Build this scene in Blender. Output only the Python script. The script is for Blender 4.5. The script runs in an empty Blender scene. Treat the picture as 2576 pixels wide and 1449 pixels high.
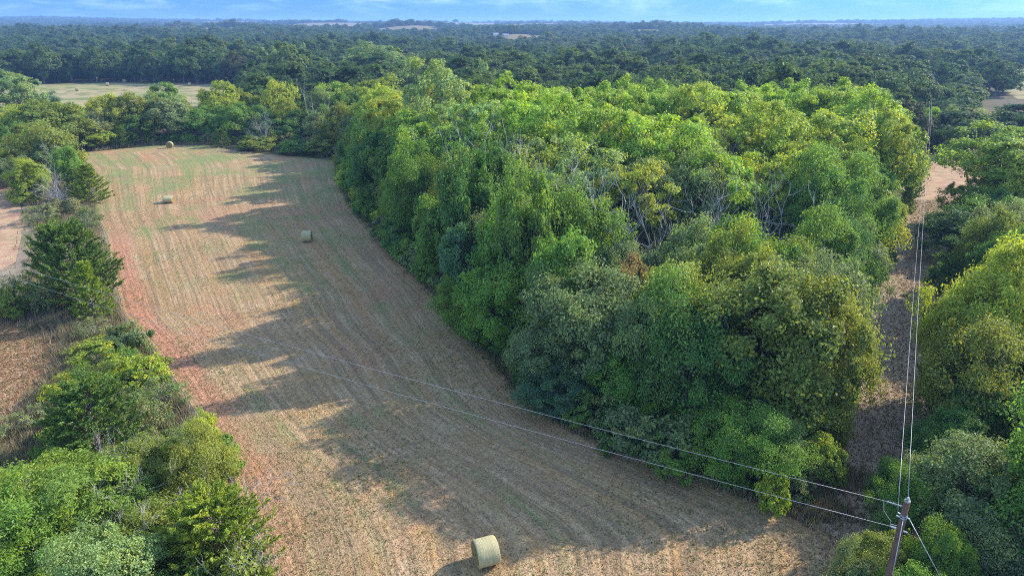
import bpy, math, random
import numpy as np
from mathutils import Vector, Matrix

# ------------------------------------------------------------------ camera, sky, sun, exposure
S = bpy.context.scene
C = S.collection
CAM_H = 26.0
PITCH = math.radians(21.08)
cam_d = bpy.data.cameras.new('camera')
cam = bpy.data.objects.new('camera', cam_d)
C.objects.link(cam)
cam.location = (0, 0, CAM_H)
cam.rotation_euler = (math.pi / 2 - PITCH, 0, 0)
cam_d.sensor_width = 36.0
cam_d.lens = 24.0
cam_d.clip_start = 0.2
cam_d.clip_end = 30000
S.camera = cam

SUN_EL = math.radians(30)
SUN_AZ = math.radians(62)                      # measured from +Y towards +X
sun_dir = Vector((math.sin(SUN_AZ) * math.cos(SUN_EL), math.cos(SUN_AZ) * math.cos(SUN_EL), math.sin(SUN_EL)))
sl = bpy.data.lights.new('sun', 'SUN')
sl.energy = 3.0
sl.angle = math.radians(0.6)
sl.color = (1.0, 0.93, 0.80)
so = bpy.data.objects.new('sun', sl)
C.objects.link(so)
so.rotation_euler = sun_dir.to_track_quat('Z', 'Y').to_euler()

W = bpy.data.worlds.new('World')
S.world = W
W.use_nodes = True
wt = W.node_tree
wt.nodes.clear()


def nn(t, kind, **kw):
    n = t.nodes.new(kind)
    for k, v in kw.items():
        setattr(n, k, v)
    return n


def wire(t, a, b):
    t.links.new(a, b)


def mathn(t, op, a, b=None, clamp=False):
    n = nn(t, 'ShaderNodeMath', operation=op, use_clamp=clamp)
    for i, v in enumerate((a, b)):
        if v is None:
            continue
        if isinstance(v, (int, float)):
            n.inputs[i].default_value = v
        else:
            wire(t, v, n.inputs[i])
    return n.outputs[0]


def mixc(t, fac, a, b, mode='MIX'):
    n = nn(t, 'ShaderNodeMix', data_type='RGBA', blend_type=mode)
    for sock, v in ((n.inputs[0], fac), (n.inputs[6], a), (n.inputs[7], b)):
        if isinstance(v, (int, float)):
            sock.default_value = v
        elif isinstance(v, tuple):
            sock.default_value = v if len(v) == 4 else (*v, 1)
        else:
            wire(t, v, sock)
    return n.outputs[2]


def remap(t, v, a, b, c=0.0, d=1.0, smooth=True):
    n = nn(t, 'ShaderNodeMapRange')
    n.interpolation_type = 'SMOOTHSTEP' if smooth else 'LINEAR'
    wire(t, v, n.inputs[0])
    for i, q in enumerate((a, b, c, d)):
        n.inputs[i + 1].default_value = q
    return n.outputs[0]


def noise(t, vec, scale, detail=3.0, rough=0.55, dist=0.0):
    n = nn(t, 'ShaderNodeTexNoise')
    if vec is not None:
        wire(t, vec, n.inputs['Vector'])
    n.inputs['Scale'].default_value = scale
    n.inputs['Detail'].default_value = detail
    n.inputs['Roughness'].default_value = rough
    n.inputs['Distortion'].default_value = dist
    return n.outputs['Fac']


def scalev(t, vec, sc):
    n = nn(t, 'ShaderNodeVectorMath', operation='MULTIPLY')
    wire(t, vec, n.inputs[0])
    n.inputs[1].default_value = sc
    return n.outputs[0]


sky = nn(wt, 'ShaderNodeTexSky', sky_type='NISHITA')
sky.sun_disc = False
sky.sun_elevation = SUN_EL
sky.sun_rotation = SUN_AZ
sky.altitude = 300
sky.air_density = 1.0
sky.dust_density = 0.3
sky.ozone_density = 2.0
tc = nn(wt, 'ShaderNodeTexCoord')
sx = nn(wt, 'ShaderNodeSeparateXYZ')
wire(wt, tc.outputs['Generated'], sx.inputs[0])
low = remap(wt, sx.outputs[2], 0.02, 0.22, 1.0, 0.0)
skyc = mixc(wt, low, sky.outputs[0], mixc(wt, 1.0, sky.outputs[0], (0.055, 0.160, 0.64), 'MULTIPLY'))
cl = noise(wt, scalev(wt, tc.outputs['Generated'], (1, 1, 5.0)), 9.0, 6.0, 0.6, 0.4)
clf = mathn(wt, 'MULTIPLY', remap(wt, cl, 0.42, 0.75), remap(wt, sx.outputs[2], 0.004, 0.05, 0.25, 1.0))
skyc = mixc(wt, mathn(wt, 'MULTIPLY', clf, 0.5), skyc, (3.6, 4.8, 6.6))
bg = nn(wt, 'ShaderNodeBackground')
wire(wt, skyc, bg.inputs[0])
bg.inputs[1].default_value = 0.15
wo = nn(wt, 'ShaderNodeOutputWorld')
wire(wt, bg.outputs[0], wo.inputs[0])

S.view_settings.view_transform = 'Standard'
S.view_settings.look = 'None'
S.view_settings.gamma = 1.0
S.view_settings.exposure = 1.52
S.view_settings.use_curve_mapping = False
S.render.engine = 'CYCLES'
S.cycles.max_bounces = 6
S.cycles.diffuse_bounces = 3
S.cycles.glossy_bounces = 1
S.cycles.transmission_bounces = 3
S.cycles.volume_bounces = 0
S.cycles.transparent_max_bounces = 4
S.cycles.use_denoising = False
S.cycles.filter_width = 1.05
S.cycles.caustics_reflective = False
S.cycles.caustics_refractive = False

# ------------------------------------------------------------------ measuring the photograph's ground
FPX = 1717.3
rng = np.random.default_rng(11)
random.seed(5)


def depression(py):
    return PITCH + np.arctan((np.asarray(py, float) - 724.5) / FPX)


def depth(Y, drop):
    return Y * math.cos(PITCH) + drop * math.sin(PITCH)


def ground(px, py):
    """point of the level ground seen at a place of the photograph"""
    px = np.asarray(px, float)
    Y = CAM_H / np.tan(depression(py))
    return (px - 1288) / FPX * depth(Y, CAM_H), Y


def screen(X, Y, h):
    dz = CAM_H - h
    z = depth(Y, dz)
    return 1288 + FPX * X / z, 724.5 + FPX * (dz * math.cos(PITCH) - Y * math.sin(PITCH)) / z


def stand(px, py_top, Y):
    """a thing standing Y metres ahead whose top is seen at py_top: its X and its height"""
    dz = Y * np.tan(depression(py_top))
    return float((px - 1288) / FPX * depth(Y, dz)), float(CAM_H - dz)


def sstep(a, b, v):
    t = np.clip((np.asarray(v, float) - a) / (b - a), 0, 1)
    return t * t * (3 - 2 * t)


# distant pastures lie on the near slopes of low hills: place in the photo (px), distance, half width, half depth, rise
PAST = [(1305, 1000, 58, 60, 9), (1650, 1220, 60, 70, 9), (1020, 1500, 95, 90, 14), (520, 1330, 150, 110, 13), (330, 1800, 120, 110, 12), (1770, 1500, 80, 80, 12), (840, 2300, 230, 150, 18),
        (1400, 2500, 290, 170, 20), (1120, 2900, 360, 190, 18), (1690, 2100, 90, 90, 15), (2060, 2700, 280, 150, 14), (700, 3300, 460, 200, 16), (1000, 2050, 130, 100, 16), (1290, 3500, 460, 220, 14), (1520, 1800, 150, 80, 14)]
HILLS = [((p[0] - 1288) / 1717.3 * p[1] * 0.934, p[1] + p[3] * 0.9, p[2] * 1.25, p[3] * 0.95, p[4]) for p in PAST]


def terrain(x, y):
    x = np.asarray(x, float); y = np.asarray(y, float)
    r = np.hypot(x, y)
    th = np.arctan2(x, np.maximum(y, 1e-3))
    h = 7.5 * sstep(620, 1250, r)
    side = np.where(th < 0, sstep(0.12, 0.6, -th), 0.9 * sstep(0.2, 0.62, th))
    h += sstep(1700, 4700, r) * (13 + 27 * side)
    h += sstep(500, 1000, r) * (2.0 * np.sin(x / 310 + 1.3) * np.cos(y / 270) + 1.6 * np.sin(x / 130 + y / 190))
    h += sstep(2000, 4000, r) * 4.0 * np.sin(x / 520 + 0.5) * np.sin(y / 610 + 1.1)
    for cx, cy, sx_, sy_, hh in HILLS:
        h = h + hh * np.exp(-((x - cx) / sx_) ** 2 - ((y - cy) / sy_) ** 2)
    return h


# ------------------------------------------------------------------ helpers for objects
def new_mesh(name, verts, faces_flat, counts, mats, mat_idx=None, smooth=False):
    """mesh from flat arrays"""
    me = bpy.data.meshes.new(name)
    verts = np.asarray(verts, np.float32).reshape(-1, 3)
    faces_flat = np.asarray(faces_flat, np.int32).ravel()
    counts = np.asarray(counts, np.int32)
    me.vertices.add(len(verts))
    me.vertices.foreach_set('co', verts.ravel())
    if len(counts):
        me.loops.add(len(faces_flat))
        me.loops.foreach_set('vertex_index', faces_flat)
        me.polygons.add(len(counts))
        st = np.concatenate(([0], np.cumsum(counts)[:-1])).astype(np.int32)
        me.polygons.foreach_set('loop_start', st)
        if mat_idx is not None:
            me.polygons.foreach_set('material_index', np.asarray(mat_idx, np.int32))
        me.polygons.foreach_set('use_smooth', np.full(len(counts), bool(smooth)))
    for m in mats:
        me.materials.append(m)
    me.update(calc_edges=True)
    me.validate()
    return me


def set_attr(me, name, data, typ='FLOAT'):
    a = me.attributes.new(name, typ, 'POINT')
    if typ == 'FLOAT':
        a.data.foreach_set('value', np.asarray(data, np.float32).ravel())
    elif typ == 'FLOAT_COLOR':
        a.data.foreach_set('color', np.asarray(data, np.float32).ravel())
    else:
        a.data.foreach_set('vector', np.asarray(data, np.float32).ravel())


class Build:
    """collects quads and tubes for one mesh"""
    def __init__(self):
        self.v = []; self.f = []; self.c = []; self.m = []; self.n = 0

    def add(self, verts, faces, mi=0):
        verts = np.asarray(verts, float).reshape(-1, 3)
        self.v.append(verts)
        for f in faces:
            self.f.extend(int(i) + self.n for i in f)
            self.c.append(len(f))
            self.m.append(mi)
        self.n += len(verts)

    def tube(self, pts, radii, sides=6, mi=0, cap=True):
        pts = np.asarray(pts, float)
        k = len(pts)
        radii = np.broadcast_to(np.asarray(radii, float), (k,))
        tang = np.gradient(pts, axis=0)
        tang /= np.linalg.norm(tang, axis=1, keepdims=True) + 1e-9
        ref = np.array([0.0, 0, 1]) if abs(tang[0][2]) < 0.9 else np.array([1.0, 0, 0])
        a = np.cross(tang, ref); a /= np.linalg.norm(a, axis=1, keepdims=True) + 1e-9
        b = np.cross(tang, a)
        ang = np.linspace(0, 2 * math.pi, sides, endpoint=False)
        ring = (np.cos(ang)[None, :, None] * a[:, None, :] + np.sin(ang)[None, :, None] * b[:, None, :])
        v = pts[:, None, :] + ring * radii[:, None, None]
        faces = []
        for i in range(k - 1):
            for j in range(sides):
                j2 = (j + 1) % sides
                faces.append((i * sides + j, i * sides + j2, (i + 1) * sides + j2, (i + 1) * sides + j))
        if cap:
            faces.append(tuple(range(sides - 1, -1, -1)))
            faces.append(tuple((k - 1) * sides + j for j in range(sides)))
        self.add(v.reshape(-1, 3), faces, mi)

    def box(self, c, s, mi=0, rz=0.0):
        c = np.asarray(c, float); s = np.asarray(s, float) / 2
        v = np.array([[x, y, z] for z in (-1, 1) for y in (-1, 1) for x in (-1, 1)]) * s
        if rz:
            cr, sr = math.cos(rz), math.sin(rz)
            v = np.c_[v[:, 0] * cr - v[:, 1] * sr, v[:, 0] * sr + v[:, 1] * cr, v[:, 2]]
        self.add(v + c, [(0, 2, 3, 1), (4, 5, 7, 6), (0, 1, 5, 4), (2, 6, 7, 3), (0, 4, 6, 2), (1, 3, 7, 5)], mi)

    def mesh(self, name, mats, smooth=False):
        return new_mesh(name, np.concatenate(self.v) if self.v else np.zeros((0, 3)), self.f, self.c, mats, self.m, smooth)


def link(name, me, parent=None, loc=(0, 0, 0), rot=(0, 0, 0), scale=(1, 1, 1)):
    o = bpy.data.objects.new(name, me)
    C.objects.link(o)
    o.location = loc; o.rotation_euler = rot; o.scale = scale
    if parent:
        o.parent = parent
    return o


def tag(o, label=None, cat=None, group=None, kind=None):
    if label: o['label'] = label
    if cat: o['category'] = cat
    if group: o['group'] = group
    if kind: o['kind'] = kind
    return o


def copy_tree(root):
    r = root.copy(); C.objects.link(r)
    for ch in root.children:
        c = ch.copy(); C.objects.link(c); c.parent = r
        for g in ch.children:
            d = g.copy(); C.objects.link(d); d.parent = c
    return r


# ------------------------------------------------------------------ materials
def mat(name):
    m = bpy.data.materials.new(name)
    m.use_nodes = True
    t = m.node_tree
    t.nodes.clear()
    out = nn(t, 'ShaderNodeOutputMaterial')
    return m, t, out


def principled(t, out, color, rough=0.8, spec=0.2, normal=None):
    p = nn(t, 'ShaderNodeBsdfPrincipled')
    if isinstance(color, tuple):
        p.inputs['Base Color'].default_value = (*color, 1)
    else:
        wire(t, color, p.inputs['Base Color'])
    if isinstance(rough, (int, float)):
        p.inputs['Roughness'].default_value = rough
    else:
        wire(t, rough, p.inputs['Roughness'])
    p.inputs['Specular IOR Level'].default_value = spec
    if normal is not None:
        wire(t, normal, p.inputs['Normal'])
    wire(t, p.outputs[0], out.inputs[0])
    return p


def bump(t, h, strength, dist):
    b = nn(t, 'ShaderNodeBump')
    b.inputs['Strength'].default_value = strength
    b.inputs['Distance'].default_value = dist
    wire(t, h, b.inputs['Height'])
    return b.outputs[0]


def attr(t, name, typ='GEOMETRY'):
    a = nn(t, 'ShaderNodeAttribute')
    a.attribute_name = name
    a.attribute_type = typ
    return a


def leafy(t, out, col, transl=0.34, rough=0.5, spec=0.25):
    p = nn(t, 'ShaderNodeBsdfPrincipled')
    wire(t, col, p.inputs['Base Color'])
    p.inputs['Roughness'].default_value = rough
    p.inputs['Specular IOR Level'].default_value = spec
    tr = nn(t, 'ShaderNodeBsdfTranslucent')
    wire(t, mixc(t, 1.0, col, (1.25, 1.2, 0.55), 'MULTIPLY'), tr.inputs[0])
    ms = nn(t, 'ShaderNodeMixShader')
    ms.inputs[0].default_value = transl
    wire(t, p.outputs[0], ms.inputs[1]); wire(t, tr.outputs[0], ms.inputs[2])
    wire(t, ms.outputs[0], out.inputs[0])


def foliage_material(name, transl=0.46):
    m, t, out = mat(name)
    oi = nn(t, 'ShaderNodeObjectInfo')
    a = attr(t, 'tint')
    sp = nn(t, 'ShaderNodeSeparateColor')
    wire(t, a.outputs['Color'], sp.inputs[0])
    col = oi.outputs['Color']
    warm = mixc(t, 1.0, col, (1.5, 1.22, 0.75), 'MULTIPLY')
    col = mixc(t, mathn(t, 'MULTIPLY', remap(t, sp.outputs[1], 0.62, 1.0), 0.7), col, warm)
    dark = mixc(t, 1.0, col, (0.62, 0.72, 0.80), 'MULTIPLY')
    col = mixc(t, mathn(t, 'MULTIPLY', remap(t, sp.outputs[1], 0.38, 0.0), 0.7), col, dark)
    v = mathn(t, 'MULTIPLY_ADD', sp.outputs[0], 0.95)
    v.node.inputs[2].default_value = 0.72
    brown = mixc(t, 1.0, col, (1.6, 1.08, 0.9), 'MULTIPLY')
    col = mixc(t, mathn(t, 'MULTIPLY', remap(t, sp.outputs[2], 0.93, 0.97), 0.35), col, brown)
    cc = nn(t, 'ShaderNodeVectorMath', operation='SCALE')
    wire(t, col, cc.inputs[0]); wire(t, v, cc.inputs['Scale'])
    leafy(t, out, cc.outputs[0], transl)
    return m


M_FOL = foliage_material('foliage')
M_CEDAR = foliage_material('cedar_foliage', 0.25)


def wood_foliage():
    m, t, out = mat('wood_foliage')
    oi = nn(t, 'ShaderNodeObjectInfo')
    a = attr(t, 'tint')
    sp = nn(t, 'ShaderNodeSeparateColor')
    wire(t, a.outputs['Color'], sp.inputs[0])
    big = noise(t, oi.outputs['Location'], 0.006, 2.0)
    r = oi.outputs['Random']
    col = mixc(t, remap(t, r, 0.0, 1.0, smooth=False), (0.090, 0.155, 0.052), (0.165, 0.218, 0.070))
    col = mixc(t, mathn(t, 'MULTIPLY', remap(t, r, 0.86, 0.95), 0.8), col, (0.165, 0.240, 0.065))
    col = mixc(t, mathn(t, 'MULTIPLY', remap(t, r, 0.965, 0.985), 0.7), col, (0.125, 0.095, 0.05))
    col = mixc(t, remap(t, big, 0.50, 0.66, 0.0, 0.7), col, (0.135, 0.185, 0.06))
    mid = noise(t, oi.outputs['Location'], 0.022, 3.0, 0.6)
    col = mixc(t, remap(t, mid, 0.40, 0.60, 0.55, 0.0), col, (0.055, 0.098, 0.040))
    col = mixc(t, remap(t, noise(t, oi.outputs['Location'], 0.0021, 2.0), 0.52, 0.60, 0.0, 0.6), col, (0.175, 0.205, 0.085))
    v = mathn(t, 'MULTIPLY_ADD', sp.outputs[0], 0.45)
    v.node.inputs[2].default_value = 0.78
    cc = nn(t, 'ShaderNodeVectorMath', operation='SCALE')
    wire(t, col, cc.inputs[0]); wire(t, v, cc.inputs['Scale'])
    leafy(t, out, cc.outputs[0], 0.42, 0.6, 0.12)
    return m


M_WOOD = wood_foliage()


def bark(name, c1, c2):
    m, t, out = mat(name)
    g = nn(t, 'ShaderNodeTexCoord')
    f = noise(t, scalev(t, g.outputs['Object'], (1, 1, 0.25)), 9.0, 5.0, 0.65)
    col = mixc(t, remap(t, f, 0.3, 0.7), c1, c2)
    principled(t, out, col, 0.9, 0.1, bump(t, f, 0.5, 0.03))
    return m


M_BARK = bark('bark', (0.11, 0.092, 0.075), (0.29, 0.26, 0.225))
M_DEAD = bark('dead_wood', (0.20, 0.18, 0.16), (0.46, 0.43, 0.40))


def field_material():
    m, t, out = mat('mown_hay')
    u = attr(t, 'row_u').outputs['Fac']
    v = attr(t, 'row_v').outputs['Fac']
    e = attr(t, 'edge_d').outputs['Fac']
    geo = nn(t, 'ShaderNodeNewGeometry')
    pos = geo.outputs['Position']
    cb = nn(t, 'ShaderNodeCombineXYZ')
    wire(t, u, cb.inputs[0]); wire(t, v, cb.inputs[1])
    row = cb.outputs[0]
    st1 = noise(t, scalev(t, row, (0.34, 0.014, 1)), 1.0, 4.0, 0.65, 0.3)      # windrow bands
    st2 = noise(t, scalev(t, row, (1.6, 0.04, 1)), 1.0, 2.0, 0.6, 0.3)      # wheel and mower lines
    pat = noise(t, pos, 0.09, 4.0, 0.6, 0.3)
    pat2 = noise(t, pos, 0.30, 5.0, 0.7, 0.2)
    fine = noise(t, pos, 3.2, 4.0, 0.7)
    fine2 = noise(t, pos, 9.0, 3.0, 0.7)
    straw = mixc(t, remap(t, pat2, 0.3, 0.7), (0.36, 0.222, 0.108), (0.445, 0.308, 0.182))
    thatch = (0.25, 0.170, 0.100)
    col = mixc(t, remap(t, st2, 0.40, 0.66, 0.0, 0.8), straw, thatch)
    st3 = noise(t, scalev(t, row, (1.7, 0.022, 1)), 1.0, 4.0, 0.6, 0.5)
    col = mixc(t, remap(t, st3, 0.54, 0.70, 0.0, 0.42), col, (0.20, 0.135, 0.080))
    swath = noise(t, scalev(t, row, (0.22, 0.010, 1)), 1.7, 3.0, 0.6, 0.3)
    col = mixc(t, remap(t, swath, 0.5, 0.68, 0.0, 0.45), col, (0.42, 0.225, 0.085))
    ph = mathn(t, 'ADD', mathn(t, 'MULTIPLY', u, 2.3), mathn(t, 'MULTIPLY', noise(t, scalev(t, row, (0.25, 0.02, 1)), 1.0, 3.0), 9.0))
    lane = remap(t, mathn(t, 'SINE', ph), 0.0, 1.0, 0.0, 0.26)
    col = mixc(t, mathn(t, 'MULTIPLY', lane, remap(t, pat2, 0.3, 0.6)), col, (0.17, 0.115, 0.070))
    # green regrowth in rows and patches, more of it towards the far end
    sv = nn(t, 'ShaderNodeSeparateXYZ'); wire(t, pos, sv.inputs[0])
    far = remap(t, sv.outputs[1], 55, 140, -0.02, 0.045)
    gsum = mathn(t, 'ADD', mathn(t, 'ADD', mathn(t, 'MULTIPLY', st1, 0.36), mathn(t, 'MULTIPLY', pat, 0.49)),
                 mathn(t, 'ADD', mathn(t, 'MULTIPLY', fine, 0.22), far))
    gf = remap(t, gsum, 0.515, 0.66, 0.0, 0.95)
    col = mixc(t, gf, col, mixc(t, remap(t, fine2, 0.3, 0.7), (0.135, 0.160, 0.055), (0.260, 0.265, 0.110)))
    # bare red soil: the wheel-worn band along the hedge, and patches
    wob = mathn(t, 'ADD', e, mathn(t, 'MULTIPLY', mathn(t, 'SUBTRACT', pat2, 0.5), 3.0))
    band = mathn(t, 'MULTIPLY', remap(t, wob, 0.0, 0.8), remap(t, wob, 3.6, 2.0))
    bandy = mathn(t, 'MULTIPLY', remap(t, sv.outputs[1], 30, 52, 0.45, 1.0), remap(t, sv.outputs[1], 96, 80))
    rp = remap(t, noise(t, pos, 0.06, 4.0, 0.65, 0.6), 0.56, 0.68, 0.0, 0.65)
    strip = remap(t, mathn(t, 'ABSOLUTE', mathn(t, 'SUBTRACT', sv.outputs[1],
              mathn(t, 'MULTIPLY_ADD', sv.outputs[0], 0.22))), 7.0, 1.0, 0.0, 0.6)
    strip.node.inputs[0].links[0].from_node.inputs[0].links[0].from_node.inputs[1].links[0].from_node.inputs[2].default_value = 106.0
    strip = mathn(t, 'MULTIPLY', strip, remap(t, pat2, 0.38, 0.62))
    red = mixc(t, remap(t, fine, 0.35, 0.65), (0.33, 0.138, 0.080), (0.45, 0.222, 0.138))
    rf = mathn(t, 'MAXIMUM', mathn(t, 'MULTIPLY', band, bandy), mathn(t, 'MAXIMUM', rp, strip))
    rf = mathn(t, 'MULTIPLY', rf, remap(t, fine, 0.32, 0.58, 0.5, 1.0))
    col = mixc(t, rf, col, red)
    val = mathn(t, 'MULTIPLY_ADD', fine, 1.1)
    val.node.inputs[2].default_value = 0.45
    val2 = mathn(t, 'MULTIPLY', val, remap(t, fine2, 0.25, 0.75, 0.62, 1.38, False))
    cc = nn(t, 'ShaderNodeVectorMath', operation='SCALE')
    wire(t, col, cc.inputs[0]); wire(t, val2, cc.inputs['Scale'])
    hh = mathn(t, 'ADD', mathn(t, 'MULTIPLY', fine, 1.0), mathn(t, 'MULTIPLY', mathn(t, 'ADD', st2, st3), 0.6))
    principled(t, out, cc.outputs[0], 0.95, 0.05, bump(t, mathn(t, 'ADD', hh, mathn(t, 'MULTIPLY', fine2, 0.5)), 0.75, 0.16))
    return m


M_FIELD = field_material()


def soil_material(name, base, alt, green, gthr, scale=0.35):
    m, t, out = mat(name)
    geo = nn(t, 'ShaderNodeNewGeometry')
    pos = geo.outputs['Position']
    a = noise(t, pos, scale, 5.0, 0.65, 0.3)
    f = noise(t, pos, 4.0, 4.0, 0.7)
    g = noise(t, pos, 0.12, 5.0, 0.6, 0.3)
    col = mixc(t, remap(t, a, 0.35, 0.65), base, alt)
    col = mixc(t, remap(t, mathn(t, 'ADD', g, mathn(t, 'MULTIPLY', f, 0.25)), gthr, gthr + 0.13, 0, 0.85), col, green)
    v = mathn(t, 'MULTIPLY_ADD', f, 1.0)
    v.node.inputs[2].default_value = 0.5
    cc = nn(t, 'ShaderNodeVectorMath', operation='SCALE')
    wire(t, col, cc.inputs[0]); wire(t, v, cc.inputs['Scale'])
    principled(t, out, cc.outputs[0], 0.95, 0.05, bump(t, f, 0.7, 0.12))
    return m


M_GROUND = soil_material('wood_floor', (0.095, 0.070, 0.045), (0.16, 0.125, 0.08), (0.065, 0.085, 0.03), 0.60)
M_PATH = soil_material('path_soil', (0.30, 0.215, 0.145), (0.38, 0.28, 0.195), (0.15, 0.14, 0.065), 0.72)
M_REDFIELD = soil_material('red_stubble', (0.36, 0.205, 0.13), (0.43, 0.29, 0.175), (0.22, 0.19, 0.09), 0.70, 0.5)
M_FARHAY = soil_material('far_hay', (0.35, 0.265, 0.150), (0.28, 0.25, 0.12), (0.125, 0.155, 0.05), 0.60, 0.03)
M_DISTANT = soil_material('distant_pasture', (0.25, 0.18, 0.095), (0.20, 0.155, 0.08), (0.17, 0.17, 0.07), 0.66, 0.01)


def plain(name, c, rough=0.6, spec=0.3, metal=0.0):
    m, t, out = mat(name)
    g = nn(t, 'ShaderNodeTexCoord')
    f = noise(t, g.outputs['Object'], 14.0, 4.0)
    k = mixc(t, remap(t, f, 0.3, 0.7), tuple(x * 0.8 for x in c), tuple(min(1, x * 1.15) for x in c))
    p = principled(t, out, k, rough, spec)
    p.inputs['Metallic'].default_value = metal
    return m


M_WIRE = plain('aluminium_wire', (0.36, 0.36, 0.38), 0.45, 0.5, 0.3)
M_STEEL = plain('galvanised_steel', (0.42, 0.43, 0.45), 0.45, 0.5, 0.4)
M_INSUL = plain('grey_polymer', (0.40, 0.41, 0.44), 0.5, 0.4)
M_POLE = bark('pole_wood', (0.115, 0.062, 0.042), (0.20, 0.115, 0.08))
M_POLECAP = plain('weathered_end_grain', (0.30, 0.27, 0.22), 0.9, 0.1)
M_WALLW = plain('white_siding', (0.5, 0.5, 0.48), 0.7)
M_ROOF = plain('grey_roof', (0.33, 0.34, 0.36), 0.6)


def bale_materials():
    m, t, out = mat('net_wrapped_hay')
    g = nn(t, 'ShaderNodeTexCoord')
    b1 = noise(t, scalev(t, g.outputs['Object'], (26, 1.2, 1.2)), 1.0, 4.0, 0.7)
    b2 = noise(t, g.outputs['Object'], 3.0, 5.0, 0.65)
    col = mixc(t, remap(t, b1, 0.3, 0.7), (0.32, 0.265, 0.125), (0.50, 0.43, 0.245))
    col = mixc(t, remap(t, b2, 0.45, 0.7, 0, 0.5), col, (0.40, 0.40, 0.19))
    principled(t, out, col, 0.75, 0.25, bump(t, b1, 0.6, 0.03))
    m2, t, out = mat('rolled_hay_end')
    g = nn(t, 'ShaderNodeTexCoord')
    w = nn(t, 'ShaderNodeTexWave')
    w.wave_type = 'RINGS'; w.rings_direction = 'X'
    wire(t, g.outputs['Object'], w.inputs[0])
    w.inputs['Scale'].default_value = 5.0; w.inputs['Distortion'].default_value = 3.0
    w.inputs['Detail'].default_value = 3.0
    f = noise(t, g.outputs['Object'], 14.0, 4.0, 0.7)
    col = mixc(t, mathn(t, 'MULTIPLY', w.outputs['Fac'], f), (0.20, 0.145, 0.06), (0.42, 0.32, 0.16))
    principled(t, out, col, 0.95, 0.05, bump(t, w.outputs['Fac'], 0.5, 0.03))
    return m, m2


M_BALE, M_BALE_END = bale_materials()

# ------------------------------------------------------------------ the lie of the land
nr, na = 300, 190
rr = np.concatenate(([0.0], np.geomspace(8, 6400, nr - 1)))
aa = np.linspace(-0.95, 0.95, na)
gx = rr[:, None] * np.sin(aa)[None]; gy = rr[:, None] * np.cos(aa)[None] - 6
gv = np.stack([gx, gy, terrain(gx, np.maximum(gy, 0))], -1).reshape(-1, 3)
ii, jj = np.meshgrid(np.arange(nr - 1), np.arange(na - 1), indexing='ij')
q = (ii * na + jj).ravel()
gf = np.stack([q, q + 1, q + na + 1, q + na], -1)[:, ::-1]
o = link('ground', new_mesh('ground', gv, gf, np.full(len(gf), 4), [M_GROUND], smooth=True))
tag(o, kind='structure')

Lp = [(665, 1600), (650, 1449), (590, 1200), (500, 1050), (400, 890), (312, 790), (287, 690), (272, 600), (246, 540), (240, 470), (236, 425), (190, 385)]
Rp = [(2160, 1600), (2125, 1449), (2120, 1360), (2000, 1295), (1850, 1240), (1700, 1180), (1500, 1110), (1350, 1035), (1285, 970), (1230, 890), (1160, 830), (1100, 740), (1010, 660), (940, 580), (885, 520), (860, 460), (850, 400)]
LX, LY = ground([p[0] for p in Lp], [p[1] for p in Lp])
RX, RY = ground([p[0] for p in Rp], [p[1] for p in Rp])
LX = np.append(LX, -85.0); LY = np.append(LY, 162.0)
RX = np.append(RX, RX[-1] - 16); RY = np.append(RY, 162.0)


def left_edge(y): return np.interp(y, LY, LX)
def right_edge(y): return np.interp(y, RY, RX)


Yn = LY[0]
ns, nv = 150, 260
ss = np.linspace(0, 1, ns)
yfar = np.interp(ss, [0, .08, .2, .45, .72, 1], [146, 154, 159, 159, 149, 139])
vv = np.linspace(0, 1, nv) ** 1.25
fy = Yn + vv[:, None] * (yfar[None] - Yn)
xl, xr = left_edge(fy), right_edge(fy)
fx = xl + ss[None] * (xr - xl)
fz = 0.03 + 0.0 * fx
fv = np.stack([fx, fy, fz], -1).reshape(-1, 3)
ii, jj = np.meshgrid(np.arange(nv - 1), np.arange(ns - 1), indexing='ij')
q = (ii * ns + jj).ravel()
ff = np.stack([q, q + 1, q + ns + 1, q + ns], -1)
me = new_mesh('hay_field', fv, ff, np.full(len(ff), 4), [M_FIELD], smooth=True)
set_attr(me, 'row_u', (ss[None] * 46 + 0 * fx))
set_attr(me, 'row_v', fy * 1.15)
set_attr(me, 'edge_d', fx - xl)
tag(link('hay_field', me), kind='structure')


def sheet(name, pts, material, z=0.02, drape=False, res=1):
    pts = np.asarray(pts, float)
    if drape:
        P = []
        for i in range(len(pts)):
            a, b = pts[i], pts[(i + 1) % len(pts)]
            for k in range(res):
                P.append(a + (b - a) * k / res)
        pts = np.array(P)
        c = pts.mean(0)
        NR = 8
        rings = [c + (pts - c) * (1 - f / NR) for f in range(NR)]
        allp = np.concatenate(rings + [c[None]])
        zz = terrain(allp[:, 0], allp[:, 1]) + z
        n = len(pts); faces = []
        for r in range(NR - 1):
            for i in range(n):
                j = (i + 1) % n
                faces.append((r * n + i, r * n + j, (r + 1) * n + j, (r + 1) * n + i))
        for i in range(n):
            faces.append(((NR - 1) * n + i, (NR - 1) * n + (i + 1) % n, NR * n))
        b = Build(); b.add(np.c_[allp, zz], faces)
        return tag(link(name, b.mesh(name, [material])), kind='structure')
    b = Build()
    b.add(np.c_[pts, np.full(len(pts), z)], [tuple(range(len(pts)))])
    return tag(link(name, b.mesh(name, [material])), kind='structure')


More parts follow.
